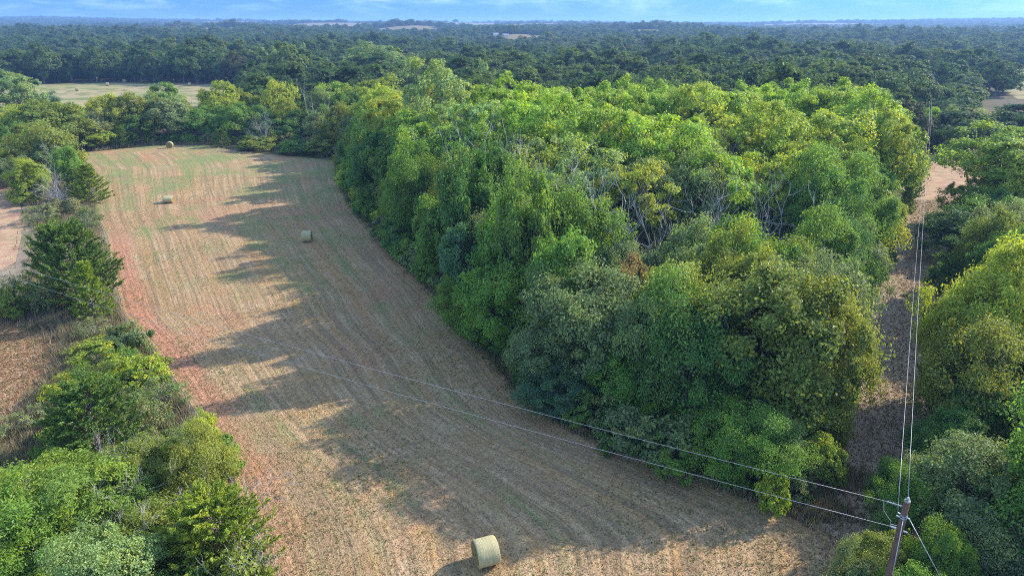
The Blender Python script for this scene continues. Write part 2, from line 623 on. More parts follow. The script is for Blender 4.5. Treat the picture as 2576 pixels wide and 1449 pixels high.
# centre line of the mown path under the power line
PATH = np.array([(12, 18), (17.5, 27.5), (22.3, 35.2), (28.3, 44.5), (35.8, 57), (46, 73), (57.5, 92), (70, 112), (82, 132)], float)
PW = np.array([4.5, 4.2, 3.0, 2.9, 3.1, 2.6, 2.5, 2.8, 3.2])
def path_x(y): return np.interp(y, PATH[:, 1], PATH[:, 0])
def path_w(y): return np.interp(y, PATH[:, 1], PW)


py_ = np.linspace(22, 132, 45)
wob = 0.5 * np.sin(py_ * 0.7) + 0.3 * np.sin(py_ * 1.9)
lft = np.c_[path_x(py_) - path_w(py_) * 1.15 - 0.6 + wob * 0.5, py_]
rgt = np.c_[path_x(py_) + path_w(py_) * 1.15 + 0.6 + wob * 0.4, py_]
b = Build()
k = len(py_)
b.add(np.c_[np.concatenate([lft, rgt]), np.full(2 * k, 0.02)], [(i, k + i, k + i + 1, i + 1) for i in range(k - 1)])
tag(link('path', b.mesh('path', [M_PATH])), kind='structure')
CLEAR = [(66, 106), (74, 103), (100, 121), (112, 128), (106, 146), (84, 146), (70, 140), (62, 122)]
sheet('clearing', CLEAR, M_REDFIELD, 0.026)
# the red stubble field left of the hedge
RED = [tuple(map(float, ground(*p))) for p in [(-500, 1300), (30, 1130), (120, 1010), (195, 935), (215, 880), (165, 815), (60, 800), (-60, 800), (-500, 830)]]
sheet('red_field', RED, M_REDFIELD, 0.022)
RED2 = [tuple(map(float, ground(*p))) for p in [(-500, 760), (-40, 700), (40, 660), (62, 560), (40, 470), (10, 440), (-500, 430)]]
sheet('red_field_beyond', RED2, M_REDFIELD, 0.022)
BANK = [tuple(map(float, ground(*p))) for p in [(-60, 1600), (-60, 1250), (20, 1135), (120, 1010), (195, 935), (215, 880), (165, 815), (60, 800), (-60, 800), (-60, 705), (40, 662), (62, 560), (45, 470), (60, 440), (236, 440), (243, 470), (250, 540), (276, 600), (291, 690), (316, 790), (404, 890), (504, 1050), (594, 1200), (654, 1449), (668, 1600)]]
sheet('hedge_bank', BANK, soil_material('bank_soil', (0.22, 0.17, 0.125), (0.29, 0.225, 0.16), (0.15, 0.15, 0.075), 0.62), 0.014)
FARF = [(-232, 236), (-96, 236), (-92, 265), (-112, 322), (-158, 338), (-196, 340), (-222, 330), (-246, 300)]
sheet('far_hay_field', FARF, M_FARHAY, 0.03)
RFLD = [tuple(map(float, ground(*p))) for p in [(2425, 186), (2465, 174), (2590, 172), (2800, 174), (2800, 250), (2560, 250), (2500, 215)]]
sheet('right_hay_field', RFLD, M_FARHAY, 0.03)


def inside(poly, x, y):
    poly = np.asarray(poly, float)
    x = np.asarray(x, float); y = np.asarray(y, float)
    r = np.zeros(x.shape, bool)
    n = len(poly)
    for i in range(n):
        (x1, y1), (x2, y2) = poly[i], poly[(i + 1) % n]
        c = ((y1 > y) != (y2 > y)) & (x < (x2 - x1) * (y - y1) / (y2 - y1 + 1e-12) + x1)
        r ^= c
    return r


# far pastures on the rising ground: centre (px, distance), half width, half depth
PPOLY = []
for (px, Y, hw, hd, hh_) in PAST:
    cx = (px - 1288) / FPX * Y * 0.934
    an = np.linspace(0, 2 * math.pi, 14, endpoint=False)
    jr = 0.8 + 0.35 * np.random.default_rng(int(Y)).random(14)
    P = np.c_[cx + hw * np.cos(an) * jr, Y + hd * np.sin(an) * jr]
    PPOLY.append(P)
    sheet('pasture', P, M_DISTANT, 0.7, True, 3)

# ------------------------------------------------------------------ hay bales
def make_bale():
    D, Lh, n = 0.78, 0.63, 40
    prof = [(-Lh, D * 0.93), (-Lh + 0.015, D * 0.965), (-Lh + 0.06, D * 0.995), (-0.35, D * 1.005), (0, D * 0.995), (0.35, D * 1.005), (Lh - 0.06, D * 0.995), (Lh - 0.015, D * 0.965), (Lh, D * 0.93)]
    an = np.linspace(0, 2 * math.pi, n, endpoint=False)
    v = []; r_ = np.random.default_rng(2)
    for x, rad in prof:
        jit = 1 + 0.008 * r_.standard_normal(n)
        y = np.cos(an) * rad * jit * 1.015; z = np.sin(an) * rad * jit
        z = np.maximum(z, -D * 0.955)
        v.append(np.c_[np.full(n, x), y, z + D * 0.955])
    b = Build()
    fs = []
    for i in range(len(prof) - 1):
        for j in range(n):
            fs.append((i * n + j, (i + 1) * n + j, (i + 1) * n + (j + 1) % n, i * n + (j + 1) % n))
    b.add(np.concatenate(v), fs)
    root = link('hay_bale', None)
    link('net_wrap', b.mesh('net_wrap', [M_BALE], True), root)
    for s in (-1, 1):
        e = Build(); vv_ = []; kk = 9
        for i in range(kk):
            rad = D * 0.93 * (1 - i / kk)
            dish = s * (Lh - 0.05 * (i / kk) ** 0.5 + 0.012 * r_.standard_normal(n) * (i > 0))
            vv_.append(np.c_[dish + np.zeros(n), np.cos(an) * rad * 1.01, np.maximum(np.sin(an) * rad, -D * 0.95) + D * 0.955])
        vv_.append(np.array([[s * (Lh - 0.05), 0, D * 0.955]]))
        fs = []
        for i in range(kk - 1):
            for j in range(n):
                fq = (i * n + j, i * n + (j + 1) % n, (i + 1) * n + (j + 1) % n, (i + 1) * n + j)
                fs.append(fq if s > 0 else fq[::-1])
        for j in range(n):
            fs.append(((kk - 1) * n + j, (kk - 1) * n + (j + 1) % n, kk * n))
        e.add(np.concatenate(vv_), fs)
        link('end_face', e.mesh('end_face', [M_BALE_END], True), root)
    st = Build()
    for i in range(90):
        p = np.array([r_.uniform(-0.1, 0.02) + Lh, math.cos(0.6 + r_.uniform(-1.3, 1.0)) * D, 0])
        a_ = r_.uniform(-0.9, 1.3)
        p = np.array([Lh - r_.uniform(0, 0.05), -math.cos(a_) * D * 0.97, D * 0.955 + math.sin(a_) * D * 0.97])
        d = r_.standard_normal(3) * 0.07 + np.array([0.05, -0.02, 0])
        st.tube([p, p + d], [0.004, 0.001], 3)
    link('loose_straw', st.mesh('loose_straw', [M_BALE]), root)
    return root


bale = make_bale()
BALES = [  # px, py of the contact with the ground, turn, squash, label
    (1222, 1414, 20, 1.0, 'big round hay bale beside the shadow edge, nearest and largest of all the bales'),
    (774, 608, 8, 1.0, 'round hay bale standing in the tree shadow near the middle of the mown field'),
    (427, 510, 4, 0.66, 'low sagging hay bale lying in full sun by the dry red patch of the field'),
    (428, 373, 108, 1.0, 'round hay bale with its end showing, at the far end of the mown field'),
    (195, 230, 15, 1.0, 'hay bale on the greener corner of the far hay field, leftmost of the bales there'),
    (271, 217, 20, 1.0, 'hay bale on the far hay field, second from left there'),
    (313, 208, 50, 1.0, 'hay bale against the dark wood at the back edge of the far hay field'),
    (478, 217, 10, 1.0, 'hay bale standing alone in the right half of the far hay field'),
    (2537, 176, 12, 1.0, 'hay bale in the sunny field beyond the oaks on the right edge'),
]
for i, (px, py, rz, sq, lab) in enumerate(BALES):
    o = bale if i == 0 else copy_tree(bale)
    X, Y = ground(px, py)
    o.location = (float(X), float(Y), 0.02)
    o.rotation_euler = (0, 0, math.radians(rz))
    o.scale = (1.12, 1.1, sq) if sq < 1 else (0.92, 0.93, 0.92)
    tag(o, lab, 'hay bale', 'round hay bales left on the mown fields')

# ------------------------------------------------------------------ power line
P1 = np.array([14.25, 20.2]); P2 = np.array([79.4, 132.0]); P3 = np.array([142.0, 240.0]); P4 = np.array([235.0, 405.0]); PLEFT = np.array([-78.0, 71.5])
ld = (P2 - P1) / np.linalg.norm(P2 - P1)
wd = (PLEFT - P1) / np.linalg.norm(PLEFT - P1)


def pole_shaft(parent, H, r0=0.165, r1=0.105):
    b = Build()
    zs = np.linspace(-0.6, H, 10)
    b.tube(np.c_[0 * zs, 0 * zs, zs], r0 + (r1 - r0) * (zs / H), 16)
    sh = link('shaft', b.mesh('shaft', [M_POLE], True), parent)
    b = Build(); b.tube([(0, 0, H - 0.03), (0, 0, H + 0.02), (0, 0, H + 0.035)], [r1 + 0.006, r1 + 0.006, r1 * 0.7], 16)
    link('cap', b.mesh('cap', [M_POLECAP]), parent)
    return sh


def ribbed(a, bpt, r=0.045, n=7):
    a = np.asarray(a, float); bpt = np.asarray(bpt, float)
    t = np.linspace(0, 1, n * 4 + 1)
    rad = np.where((np.arange(len(t)) % 4) == 2, r, r * 0.38)
    B_ = Build(); B_.tube(a + (bpt - a) * t[:, None], rad, 8)
    return B_


H1 = 10.0
p1 = link('utility_pole', None, None, (P1[0], P1[1], 0))
tag(p1, 'brown wooden corner utility pole with guy wires at the path mouth, bottom right', 'utility pole', 'wooden utility poles along the mown path')
pole_shaft(p1, H1)
l3 = np.array([ld[0], ld[1], 0]); w3 = np.array([wd[0], wd[1], 0])
TOPW = np.array([0, 0, H1 + 0.13]) + l3 * 0.05
b = Build(); b.tube([(0, 0, H1), (0, 0, H1 + 0.07)], 0.02, 8); pin = b
pin.tube([(0, 0, H1 + 0.05), (0, 0, H1 + 0.09), (0, 0, H1 + 0.13), (0, 0, H1 + 0.16)], [0.05, 0.07, 0.045, 0.03], 10)
link('pin_insulator', pin.mesh('pin_insulator', [M_INSUL], True), p1)
DE1a = w3 * 0.12 + np.array([0, 0, H1 - 0.28]); DE1b = w3 * 0.62 + np.array([0, 0, H1 - 0.26])
link('strain_insulator', ribbed(DE1a, DE1b, 0.05, 6).mesh('strain_insulator', [M_INSUL]), p1)
DE2 = w3 * 0.13 + np.array([0, 0, H1 - 1.28]); DE2b = w3 * 0.34 + np.array([0, 0, H1 - 1.26])
b = Build(); b.tube([DE2, DE2b], [0.045, 0.03], 8)
b.tube([DE2 + [0, 0, 0.12], DE2b + [0, 0, 0.10], DE2b + [0, 0, -0.01]], 0.014, 5)
link('dead_end_clamp', b.mesh('dead_end_clamp', [M_STEEL]), p1)
b = Build()
for zz in (H1 - 0.66, H1 - 0.76):
    b.tube([(0, 0, zz), (0, 0, zz + 0.05)], [0.118, 0.118], 16)
b.tube([-l3 * 0.1 + [0, 0, H1 - 0.7], -l3 * 0.17 + [0, 0, H1 - 0.72]], 0.03, 8)
b.tube([-w3 * 0.1 + [0, 0, H1 - 0.7], -w3 * 0.2 + [0, 0, H1 - 0.72]], 0.03, 8)
sidep = np.array([-ld[1], ld[0], 0])
b.tube([sidep * 0.1 + [0, 0, H1 - 0.62], sidep * 0.2 + [0, 0, H1 - 0.6]], 0.022, 6)
b.tube([sidep * 0.1 + [0, 0, H1 - 0.75], sidep * 0.22 + [0, 0, H1 - 0.74]], 0.022, 6)
link('bracket_band', b.mesh('bracket_band', [M_STEEL]), p1)
b = Build(); b.tube([-w3 * 0.08 + np.array([0, 0, H1 - 1.3]), -w3 * 0.24 + np.array([0, 0, H1 - 1.32])], 0.03, 8)
link('through_bolt', b.mesh('through_bolt', [M_STEEL]), p1)
b = Build(); b.tube([DE1b + w3 * 0.1, DE1b + w3 * 0.02 + [0, 0, -0.42], DE2b + [0, 0, 0.22], DE2b + [0, 0, 0.02]], 0.012, 6)
link('jumper_wire', b.mesh('jumper_wire', [M_WIRE]), p1)
NEUT = sidep * 0.2 + np.array([0, 0, H1 - 0.6])

H2 = 9.3
pole_things = [p1]
for (P, lab) in ((P2, 'brown utility pole in the red clearing at the end of the mown path'),
                 (P3, 'utility pole half hidden by the oaks behind the red clearing'),
                 (P4, 'farthest visible utility pole, its top above the dark oaks on the right')):
    p = link('utility_pole', None, None, (P[0], P[1], 0))
    tag(p, lab, 'utility pole', 'wooden utility poles along the mown path')
    pole_shaft(p, H2)
    b = Build(); b.tube([(0, 0, H2), (0, 0, H2 + 0.06), (0, 0, H2 + 0.12), (0, 0, H2 + 0.18)], [0.03, 0.08, 0.06, 0.03], 8)
    link('pin_insulator', b.mesh('pin_insulator', [M_INSUL]), p)
    b = Build(); b.tube([(0.0, 0, H2 - 0.62), sidep * 0.25 + [0, 0, H2 - 0.6]], 0.03, 6)
    link('bracket_band', b.mesh('bracket_band', [M_STEEL]), p)
    if P is P4:
        b = Build(); b.tube([(0.35, 0, H2 - 1.6), (0.35, 0, H2 - 0.8)], 0.27, 12)
        b.tube([(0.35, 0, H2 - 0.8), (0.35, 0, H2 - 0.62)], [0.08, 0.04], 8)
        link('transformer', b.mesh('transformer', [M_STEEL], True), p)
pl = link('utility_pole', None, None, (PLEFT[0], PLEFT[1], 0))
tag(pl, 'utility pole beyond the hedge that carries the crossing wires', 'utility pole', 'wooden utility poles along the mown path')
pole_shaft(pl, 10.4)


def span(b, a, c, sag, r, n=26):
    t = np.linspace(0, 1, n)[:, None]
    pts = np.asarray(a, float) + (np.asarray(c, float) - np.asarray(a, float)) * t
    pts[:, 2] -= (4 * sag * t * (1 - t))[:, 0]
    b.tube(pts, r, 6)


def g3(P, off): return np.array([P[0], P[1], 0.0]) + np.asarray(off, float)


grp = 'power line wires'
b = Build()
span(b, g3(P1, TOPW), g3(P2, (0, 0, H2 + 0.18)), 1.3, 0.0075); span(b, g3(P2, (0, 0, H2 + 0.18)), g3(P3, (0, 0, H2 + 0.18)), 1.2, 0.013); span(b, g3(P3, (0, 0, H2 + 0.18)), g3(P4, (0, 0, H2 + 0.18)), 1.6, 0.02)
tag(link('power_wire', b.mesh('power_wire', [M_WIRE], True)), 'grey wire from the pole top along the mown path, right one of the pair', 'wire', grp)
b = Build()
span(b, g3(P1, NEUT), g3(P2, sidep * 0.25 + [0, 0, H2 - 0.6]), 1.5, 0.0075); span(b, g3(P2, sidep * 0.25 + [0, 0, H2 - 0.6]), g3(P3, sidep * 0.25 + [0, 0, H2 - 0.6]), 1.3, 0.013); span(b, g3(P3, sidep * 0.25 + [0, 0, H2 - 0.6]), g3(P4, sidep * 0.25 + [0, 0, H2 - 0.6]), 1.7, 0.02)
tag(link('power_wire', b.mesh('power_wire', [M_WIRE], True)), 'lower grey wire along the mown path, left one of the pair', 'wire', grp)
b = Build(); span(b, g3(P1, DE1b), g3(PLEFT, (0, 0, 10.4)), 1.3, 0.0075)
tag(link('power_wire', b.mesh('power_wire', [M_WIRE], True)), 'upper of the two wires slanting across the mown field to the corner pole', 'wire', grp)
b = Build(); span(b, g3(P1, DE2b), g3(PLEFT, (0, 0, 9.3)), 1.4, 0.0075)
tag(link('power_wire', b.mesh('power_wire', [M_WIRE], True)), 'lower of the two wires slanting across the mown field to the corner pole', 'wire', grp)
b = Build()
ga = g3(P1, -w3 * 0.19 + [0, 0, H1 - 0.72]); gb = np.array([P1[0] - wd[0] * 6.4, P1[1] - wd[1] * 6.4, 0.0])
b.tube([ga, ga + (gb - ga) * 0.28], 0.014, 6); b.tube([ga + (gb - ga) * 0.28, ga + (gb - ga) * 0.31], 0.03, 6); b.tube([ga + (gb - ga) * 0.31, gb], 0.014, 6)
tag(link('guy_wire', b.mesh('guy_wire', [M_STEEL], True)), 'steel guy wire running from the corner pole down right into the bushes', 'guy wire', 'guy wires of the corner pole')
b = Build()
ga = g3(P1, -l3 * 0.16 + [0, 0, H1 - 0.72]); gb = np.array([P1[0] - ld[0] * 6.5, P1[1] - ld[1] * 6.5, 0.0])
b.tube([ga, ga + (gb - ga) * 0.2], 0.013, 6); b.tube([ga + (gb - ga) * 0.2, ga + (gb - ga) * 0.23], 0.028, 6); b.tube([ga + (gb - ga) * 0.23, gb], 0.013, 6)
tag(link('guy_wire', b.mesh('guy_wire', [M_STEEL], True)), 'steel guy wire hanging close in front of the corner pole', 'guy wire', 'guy wires of the corner pole')

# ------------------------------------------------------------------ vegetation: generators
def unit(v):
    return v / (np.linalg.norm(v, axis=-1, keepdims=True) + 1e-9)


def leaf_mesh(name, P, N, size, tint, material, aspect=0.62, direction=None, r_=None, extra=None):
    """one small folded leaf spray per point"""
    n = len(P)
    N = unit(N)
    if direction is None:
        d = r_.standard_normal((n, 3))
    else:
        d = direction
    T = unit(d - (d * N).sum(1, keepdims=True) * N)
    B_ = np.cross(N, T)
    L = (size * 0.5)[:, None]
    Wd = L * aspect
    fold = N * L * 0.28
    V = np.stack([P + T * L, P + B_ * Wd - T * L * 0.1 + fold, P - T * L, P - B_ * Wd - T * L * 0.1 + fold], 1).reshape(-1, 3)
    F = np.arange(4 * n)
    cnt = np.full(n, 4)
    mi = np.zeros(n, int)
    tn = np.repeat(tint, 4, 0)
    mats = [material]
    if extra is not None:
        ev, ef, ec, em = extra
        F = np.concatenate([F, np.asarray(ef) + len(V)]); cnt = np.concatenate([cnt, ec])
        mi = np.concatenate([mi, np.ones(len(ec), int)])
        V = np.concatenate([V, ev]); tn = np.concatenate([tn, np.full((len(ev), 4), 0.5)])
        mats = [material, em]
    me = new_mesh(name, V, F, cnt, mats, mi)
    set_attr(me, 'tint', tn, 'FLOAT_COLOR')
    return me


def fib(n, r_):
    i = np.arange(n) + 0.5
    z = 1 - 2 * i / n
    ph = math.pi * (1 + 5 ** 0.5) * i + r_.uniform(0, 6)
    s = np.sqrt(1 - z * z)
    return np.c_[np.cos(ph) * s, np.sin(ph) * s, z]


def curve(a, c, lift, n, r_, wig=0.04):
    t = np.linspace(0, 1, n)[:, None]
    m = (a + c) / 2 + np.array([0, 0, lift])
    p = (1 - t) ** 2 * a + 2 * t * (1 - t) * m + t * t * c
    L = np.linalg.norm(c - a)
    p[1:-1] += r_.standard_normal((n - 2, 3)) * wig * L
    return p


def tree_parts(seed, H, R, base, nl, ncl, nlf, leaf, lobe_r=0.42, trunk=0.16, up=0.35, aspect=0.62, fill=0.5, stems=1, squash=1.0, nb=0.5, material=None, limb=1.0, spread=0.66, drop=-0.55, clr=0.42, lean=0.0, spray=0.0):
    r_ = np.random.default_rng(seed)
    zb = base * H
    ax = np.array([R, R, (H - zb) / 2 * squash])
    zc = (H + zb) / 2
    ctr = np.array([0, 0, zc])
    d = fib(int(nl * 1.5), r_)
    d = d[d[:, 2] > drop]
    d = unit(d + r_.standard_normal(d.shape) * 0.18)
    rad = spread * (1 + r_.uniform(-0.34, 0.30, len(d)))
    lobes = ctr + d * ax * rad[:, None]
    lobes[:, 0] += lean * (lobes[:, 2] / H) * R
    lr = lobe_r * min(R, ax[2] * 1.25) * r_.uniform(0.55, 1.35, len(d))
    inner = ctr + r_.uniform(-0.35, 0.35, (max(2, nl // 4), 3)) * ax
    lobes = np.concatenate([lobes, inner]); lr = np.concatenate([lr, np.full(len(inner), lobe_r * R * 0.9)])
    B_ = Build()
    # trunk and limbs
    rt = trunk
    for sidx in range(stems):
        off = np.zeros(3) if stems == 1 else np.r_[r_.uniform(-0.12, 0.12, 2) * R, 0]
        top = ctr + np.r_[r_.uniform(-.12, .12, 2) * R, ax[2] * 0.35] + off * 3
        tp = curve(off + [0, 0, -0.15], top, 0, 9, r_, 0.018)
        tp[0] = off + [0, 0, -0.15]
        B_.tube(tp, rt * np.linspace(1, 0.28, 9) * (1.0 if stems == 1 else 0.6), 8)
        sel = range(len(lobes)) if stems == 1 else range(sidx, len(lobes), stems)
        for k in sel:
            f = np.clip((lobes[k][2] - zb) / (H - zb), 0, 1)
            t0 = int(np.clip(2 + f * 4 + r_.uniform(-1, 0.5), 1, 6))
            a = tp[t0]
            B_.tube(curve(a, lobes[k], 0.12 * np.linalg.norm(lobes[k] - a) * limb, 6, r_, 0.05), rt * np.linspace(0.5, 0.12, 6) * r_.uniform(0.6, 1.1), 5, cap=False)
    P = []; N = []; T = []; D = []
    for k in range(len(lobes)):
        out = unit(lobes[k] - ctr)
        dc = unit(r_.standard_normal((ncl, 3)) + out * 0.9 + np.array([0, 0, up]))
        cp = lobes[k] + dc * lr[k] * r_.uniform(0.55, 1.08, ncl)[:, None]
        ltint = r_.uniform(-0.2, 0.2)
        lb = r_.random()
        for c_, cdir in zip(cp, dc):
            if r_.random() < 0.4:
                B_.tube(curve(lobes[k], c_, 0, 3, r_, 0.05), [rt * 0.12, rt * 0.07, rt * 0.03], 3, cap=False)
            n = int(nlf * r_.uniform(0.55, 1.35))
            cr = clr * lr[k] * r_.uniform(0.75, 1.35)
            e = unit(r_.standard_normal((n, 3)))
            p = c_ + e * np.array([1, 1, 0.72]) * cr * (r_.random(n) ** (0.45))[:, None]
            p[:, 2] = np.maximum(p[:, 2], 0.12 + 0.3 * r_.random(n))
            P.append(p)
            N.append(e * 0.3 + cdir * 0.3 + unit(p - ctr) * nb + np.array([0, 0, 0.25]) + r_.standard_normal((n, 3)) * 0.45)
            D.append(r_.standard_normal((n, 3)) + cdir * spray * 3 + np.array([0, 0, -spray]))
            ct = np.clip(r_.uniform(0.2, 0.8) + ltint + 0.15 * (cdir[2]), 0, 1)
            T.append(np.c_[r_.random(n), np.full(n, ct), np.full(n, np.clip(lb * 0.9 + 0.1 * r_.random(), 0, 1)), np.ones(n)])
    P = np.concatenate(P); N = np.concatenate(N); T = np.concatenate(T); D = np.concatenate(D)
    size = leaf * r_.uniform(0.5, 1.5, len(P))
    return B_, P, N, size, T, D, r_


PROTO = {}


def make_kind(key, variants, leafmat=None, barkmat=None, aspect=0.62, single=False, **kw):
    L = []
    for i in range(variants):
        B_, P, N, size, T, D, r_ = tree_parts(hash_seed(key) + i * 17, aspect=aspect, **kw)
        if single:
            ex = (np.concatenate(B_.v), B_.f, B_.c, barkmat or M_BARK)
            L.append((None, leaf_mesh(key, P, N, size, T, leafmat or M_FOL, aspect, D, r_, ex)))
        else:
            L.append((B_.mesh('trunk', [barkmat or M_BARK], True), leaf_mesh('crown', P, N, size, T, leafmat or M_FOL, aspect, D, r_)))
    PROTO[key] = (L,) + extent(L)


def extent(L):
    H_, R_ = [], []
    for _, me in L:
        co = np.empty(len(me.vertices) * 3, np.float32); me.vertices.foreach_get('co', co); co = co.reshape(-1, 3)
        H_.append(np.percentile(co[:, 2], 99.5)); R_.append(np.percentile(np.hypot(co[:, 0], co[:, 1]), 96))
    return float(np.mean(H_)), float(np.mean(R_))


def hash_seed(s):
    return sum(ord(c) * (i + 3) for i, c in enumerate(s)) % 9973


make_kind('oak', 5, H=10.0, R=4.3, base=0.10, nl=18, ncl=13, nlf=62, leaf=0.27, trunk=0.22, lobe_r=0.40)
make_kind('oak_near', 4, H=9.0, R=4.2, base=0.04, nl=24, ncl=17, nlf=74, leaf=0.17, trunk=0.20, lobe_r=0.36, drop=-0.8)
make_kind('cottonwood', 5, H=18.0, R=5.6, base=0.26, nl=26, ncl=12, nlf=56, leaf=0.27, trunk=0.36, lobe_r=0.33, up=0.7, drop=-0.45, spread=0.74, aspect=0.85, limb=0.4, clr=0.40)
make_kind('open_cottonwood', 3, H=18.0, R=5.6, base=0.34, nl=24, ncl=8, nlf=52, leaf=0.27, trunk=0.46, lobe_r=0.30, up=0.7, spread=0.76, drop=-0.35, aspect=0.85, limb=0.5, clr=0.42)
make_kind('hackberry', 3, H=8.0, R=4.0, base=0.0, nl=22, ncl=15, nlf=92, leaf=0.185, trunk=0.17, lobe_r=0.37, drop=-0.9, aspect=0.38, spray=0.6)
make_kind('shrub', 5, H=3.0, R=2.0, base=0.0, nl=11, ncl=9, nlf=58, leaf=0.19, trunk=0.05, lobe_r=0.46, stems=4, drop=-0.7)
make_kind('brush', 3, H=2.4, R=2.2, base=0.0, nl=12, ncl=8, nlf=20, leaf=0.15, trunk=0.05, lobe_r=0.46, stems=6, drop=-0.7, barkmat=M_DEAD)
make_kind('wood', 5, single=True, leafmat=M_WOOD, H=11.0, R=5.2, base=0.0, nl=12, ncl=12, nlf=27, leaf=0.72, trunk=0.25, lobe_r=0.44, drop=-0.5, nb=1.2, spread=0.66, clr=0.36)


def cedar_parts(seed, H, R, nb=95, leaf=0.30, per=95, open_=0.0, conic=0.8):
    r_ = np.random.default_rng(seed)
    B_ = Build()
    zs = np.linspace(-0.1, H * 0.97, 9)
    sp = np.c_[0.05 * R * np.sin(zs * 1.3), 0.05 * R * np.cos(zs), zs]
    B_.tube(sp, np.linspace(0.15, 0.02, 9), 7)
    P = []; N = []; T = []; D = []
    for k in range(nb):
        f = (k + r_.random()) / nb
        z0 = H * (0.03 + 0.9 * f)
        az = k * 2.39996 + r_.uniform(-0.4, 0.4)
        Lb = R * ((1 - f) ** conic * 0.95 + 0.10) * r_.uniform(0.78, 1.1)
        rise = r_.uniform(0.30, 0.75) * Lb * (0.6 + 0.6 * f)
        dr = np.array([math.cos(az), math.sin(az), 0])
        a = np.array([0.05 * R * math.sin(z0 * 1.3), 0.05 * R * math.cos(z0), z0])
        t = np.linspace(0, 1, 6)[:, None]
        c = a + dr * Lb * t + np.array([0, 0, 1]) * rise * t ** 1.7
        B_.tube(c, np.linspace(0.035, 0.006, 6), 4, cap=False)
        bt = np.clip(r_.uniform(0.15, 0.85) + (f - 0.5) * 0.3, 0, 1)
        nsub = 9
        for sgi in range(nsub):
            tt = r_.uniform(0.3, 1.0)
            org = a + dr * Lb * tt + np.array([0, 0, rise * tt ** 1.7])
            sd = unit(dr * r_.uniform(0.4, 1.0) + np.array([-dr[1], dr[0], 0]) * r_.uniform(-0.9, 0.9) + np.array([0, 0, r_.uniform(0.15, 0.8)]))
            sl_ = r_.uniform(0.3, 0.6) * (0.35 + 0.22 * R)
            n = per // nsub
            s_ = r_.random(n)
            p = org + sd * (s_ * sl_)[:, None] + r_.standard_normal((n, 3)) * (0.12 * sl_ * (1.15 - s_))[:, None]
            p[:, 2] = np.maximum(p[:, 2], 0.08)
            P.append(p); D.append(sd + r_.standard_normal((n, 3)) * 0.35); N.append(r_.standard_normal((n, 3)) + [0, 0, 0.9])
            T.append(np.c_[r_.random(n), np.full(n, np.clip(bt + r_.uniform(-.15, .15), 0, 1)), np.full(n, 0.3), np.ones(n)])
    P = np.concatenate(P); N = np.concatenate(N); D = np.concatenate(D); T = np.concatenate(T)
    size = leaf * r_.uniform(0.6, 1.3, len(P))
    return B_, P, N, size, T, D, r_


def make_cedar(key, variants, **kw):
    L = []
    for i in range(variants):
        B_, P, N, size, T, D, r_ = cedar_parts(hash_seed(key) + i * 13, **kw)
        L.append((B_.mesh('trunk', [M_BARK], True), leaf_mesh('crown', P, N, size, T, M_CEDAR, 0.30, D, r_)))
    PROTO[key] = (L,) + extent(L)


make_cedar('cedar', 3, H=6.0, R=2.3, nb=110, leaf=0.27, per=100)
make_cedar('cedar_wide', 2, H=8.0, R=4.6, nb=190, leaf=0.30, per=200, conic=0.55)


def dead_mesh(seed, H, spread_, n0=9, levels=3, fine=3):
    r_ = np.random.default_rng(seed)
    B_ = Build()

    def grow(a, d, L, rad, lev):
        pts = [a]; dd = d.copy(); k = 5
        for i in range(k):
            dd = unit(dd + r_.standard_normal(3) * 0.16 + np.array([0, 0, 0.06]))
            pts.append(pts[-1] + dd * L / k)
        pts = np.array(pts)
        B_.tube(pts, np.linspace(rad, rad * 0.35, k + 1), 5 if lev == 0 else 3, cap=False)
        if lev < levels:
            for j in range(fine + (2 if lev == 0 else 0)):
                i = r_.integers(1, k + 1)
                nd = unit(dd + r_.standard_normal(3) * 0.55)
                grow(pts[i], nd, L * r_.uniform(0.45, 0.75), max(rad * 0.45, 0.010), lev + 1)

    for s_ in range(n0):
        d = unit(np.r_[r_.standard_normal(2) * spread_, 1.0])
        grow(np.r_[r_.uniform(-0.15, 0.15, 2), -0.05], d, H * r_.uniform(0.45, 0.62), 0.055 * H / 5, 0)
    return B_.mesh('dead_tree', [M_DEAD])


DEAD = [dead_mesh(5, 6.0, 0.22, 7, 3, 3), dead_mesh(9, 6.0, 0.3, 6, 3, 3), dead_mesh(21, 4.0, 0.75, 6, 3, 3)]
DEADH = [6.0, 6.0, 4.0]

# ------------------------------------------------------------------ planting
COL = {
    'bright': ((0.260, 0.370, 0.052), 'bright yellow green'),
    'lime': ((0.310, 0.370, 0.050), 'lime green'),
    'yellow': ((0.310, 0.345, 0.050), 'yellowing'),
    'green': ((0.145, 0.250, 0.048), 'fresh green'),
    'leafy': ((0.190, 0.295, 0.055), 'bright green'),
    'deep': ((0.088, 0.175, 0.042), 'deep green'),
    'olive': ((0.205, 0.250, 0.050), 'olive green'),
    'grey': ((0.165, 0.220, 0.095), 'grey green'),
    'blue': ((0.095, 0.185, 0.095), 'bluish green'),
    'dusty': ((0.220, 0.235, 0.115), 'dusty grey green'),
    'brown': ((0.215, 0.175, 0.105), 'browning'),
    'pale': ((0.230, 0.320, 0.115), 'pale green'),
    'cedar': ((0.130, 0.205, 0.038), 'dark green'),
    'cedarlit': ((0.225, 0.290, 0.034), 'mossy green'),  # brighter, yellower green than the dark cedars
}
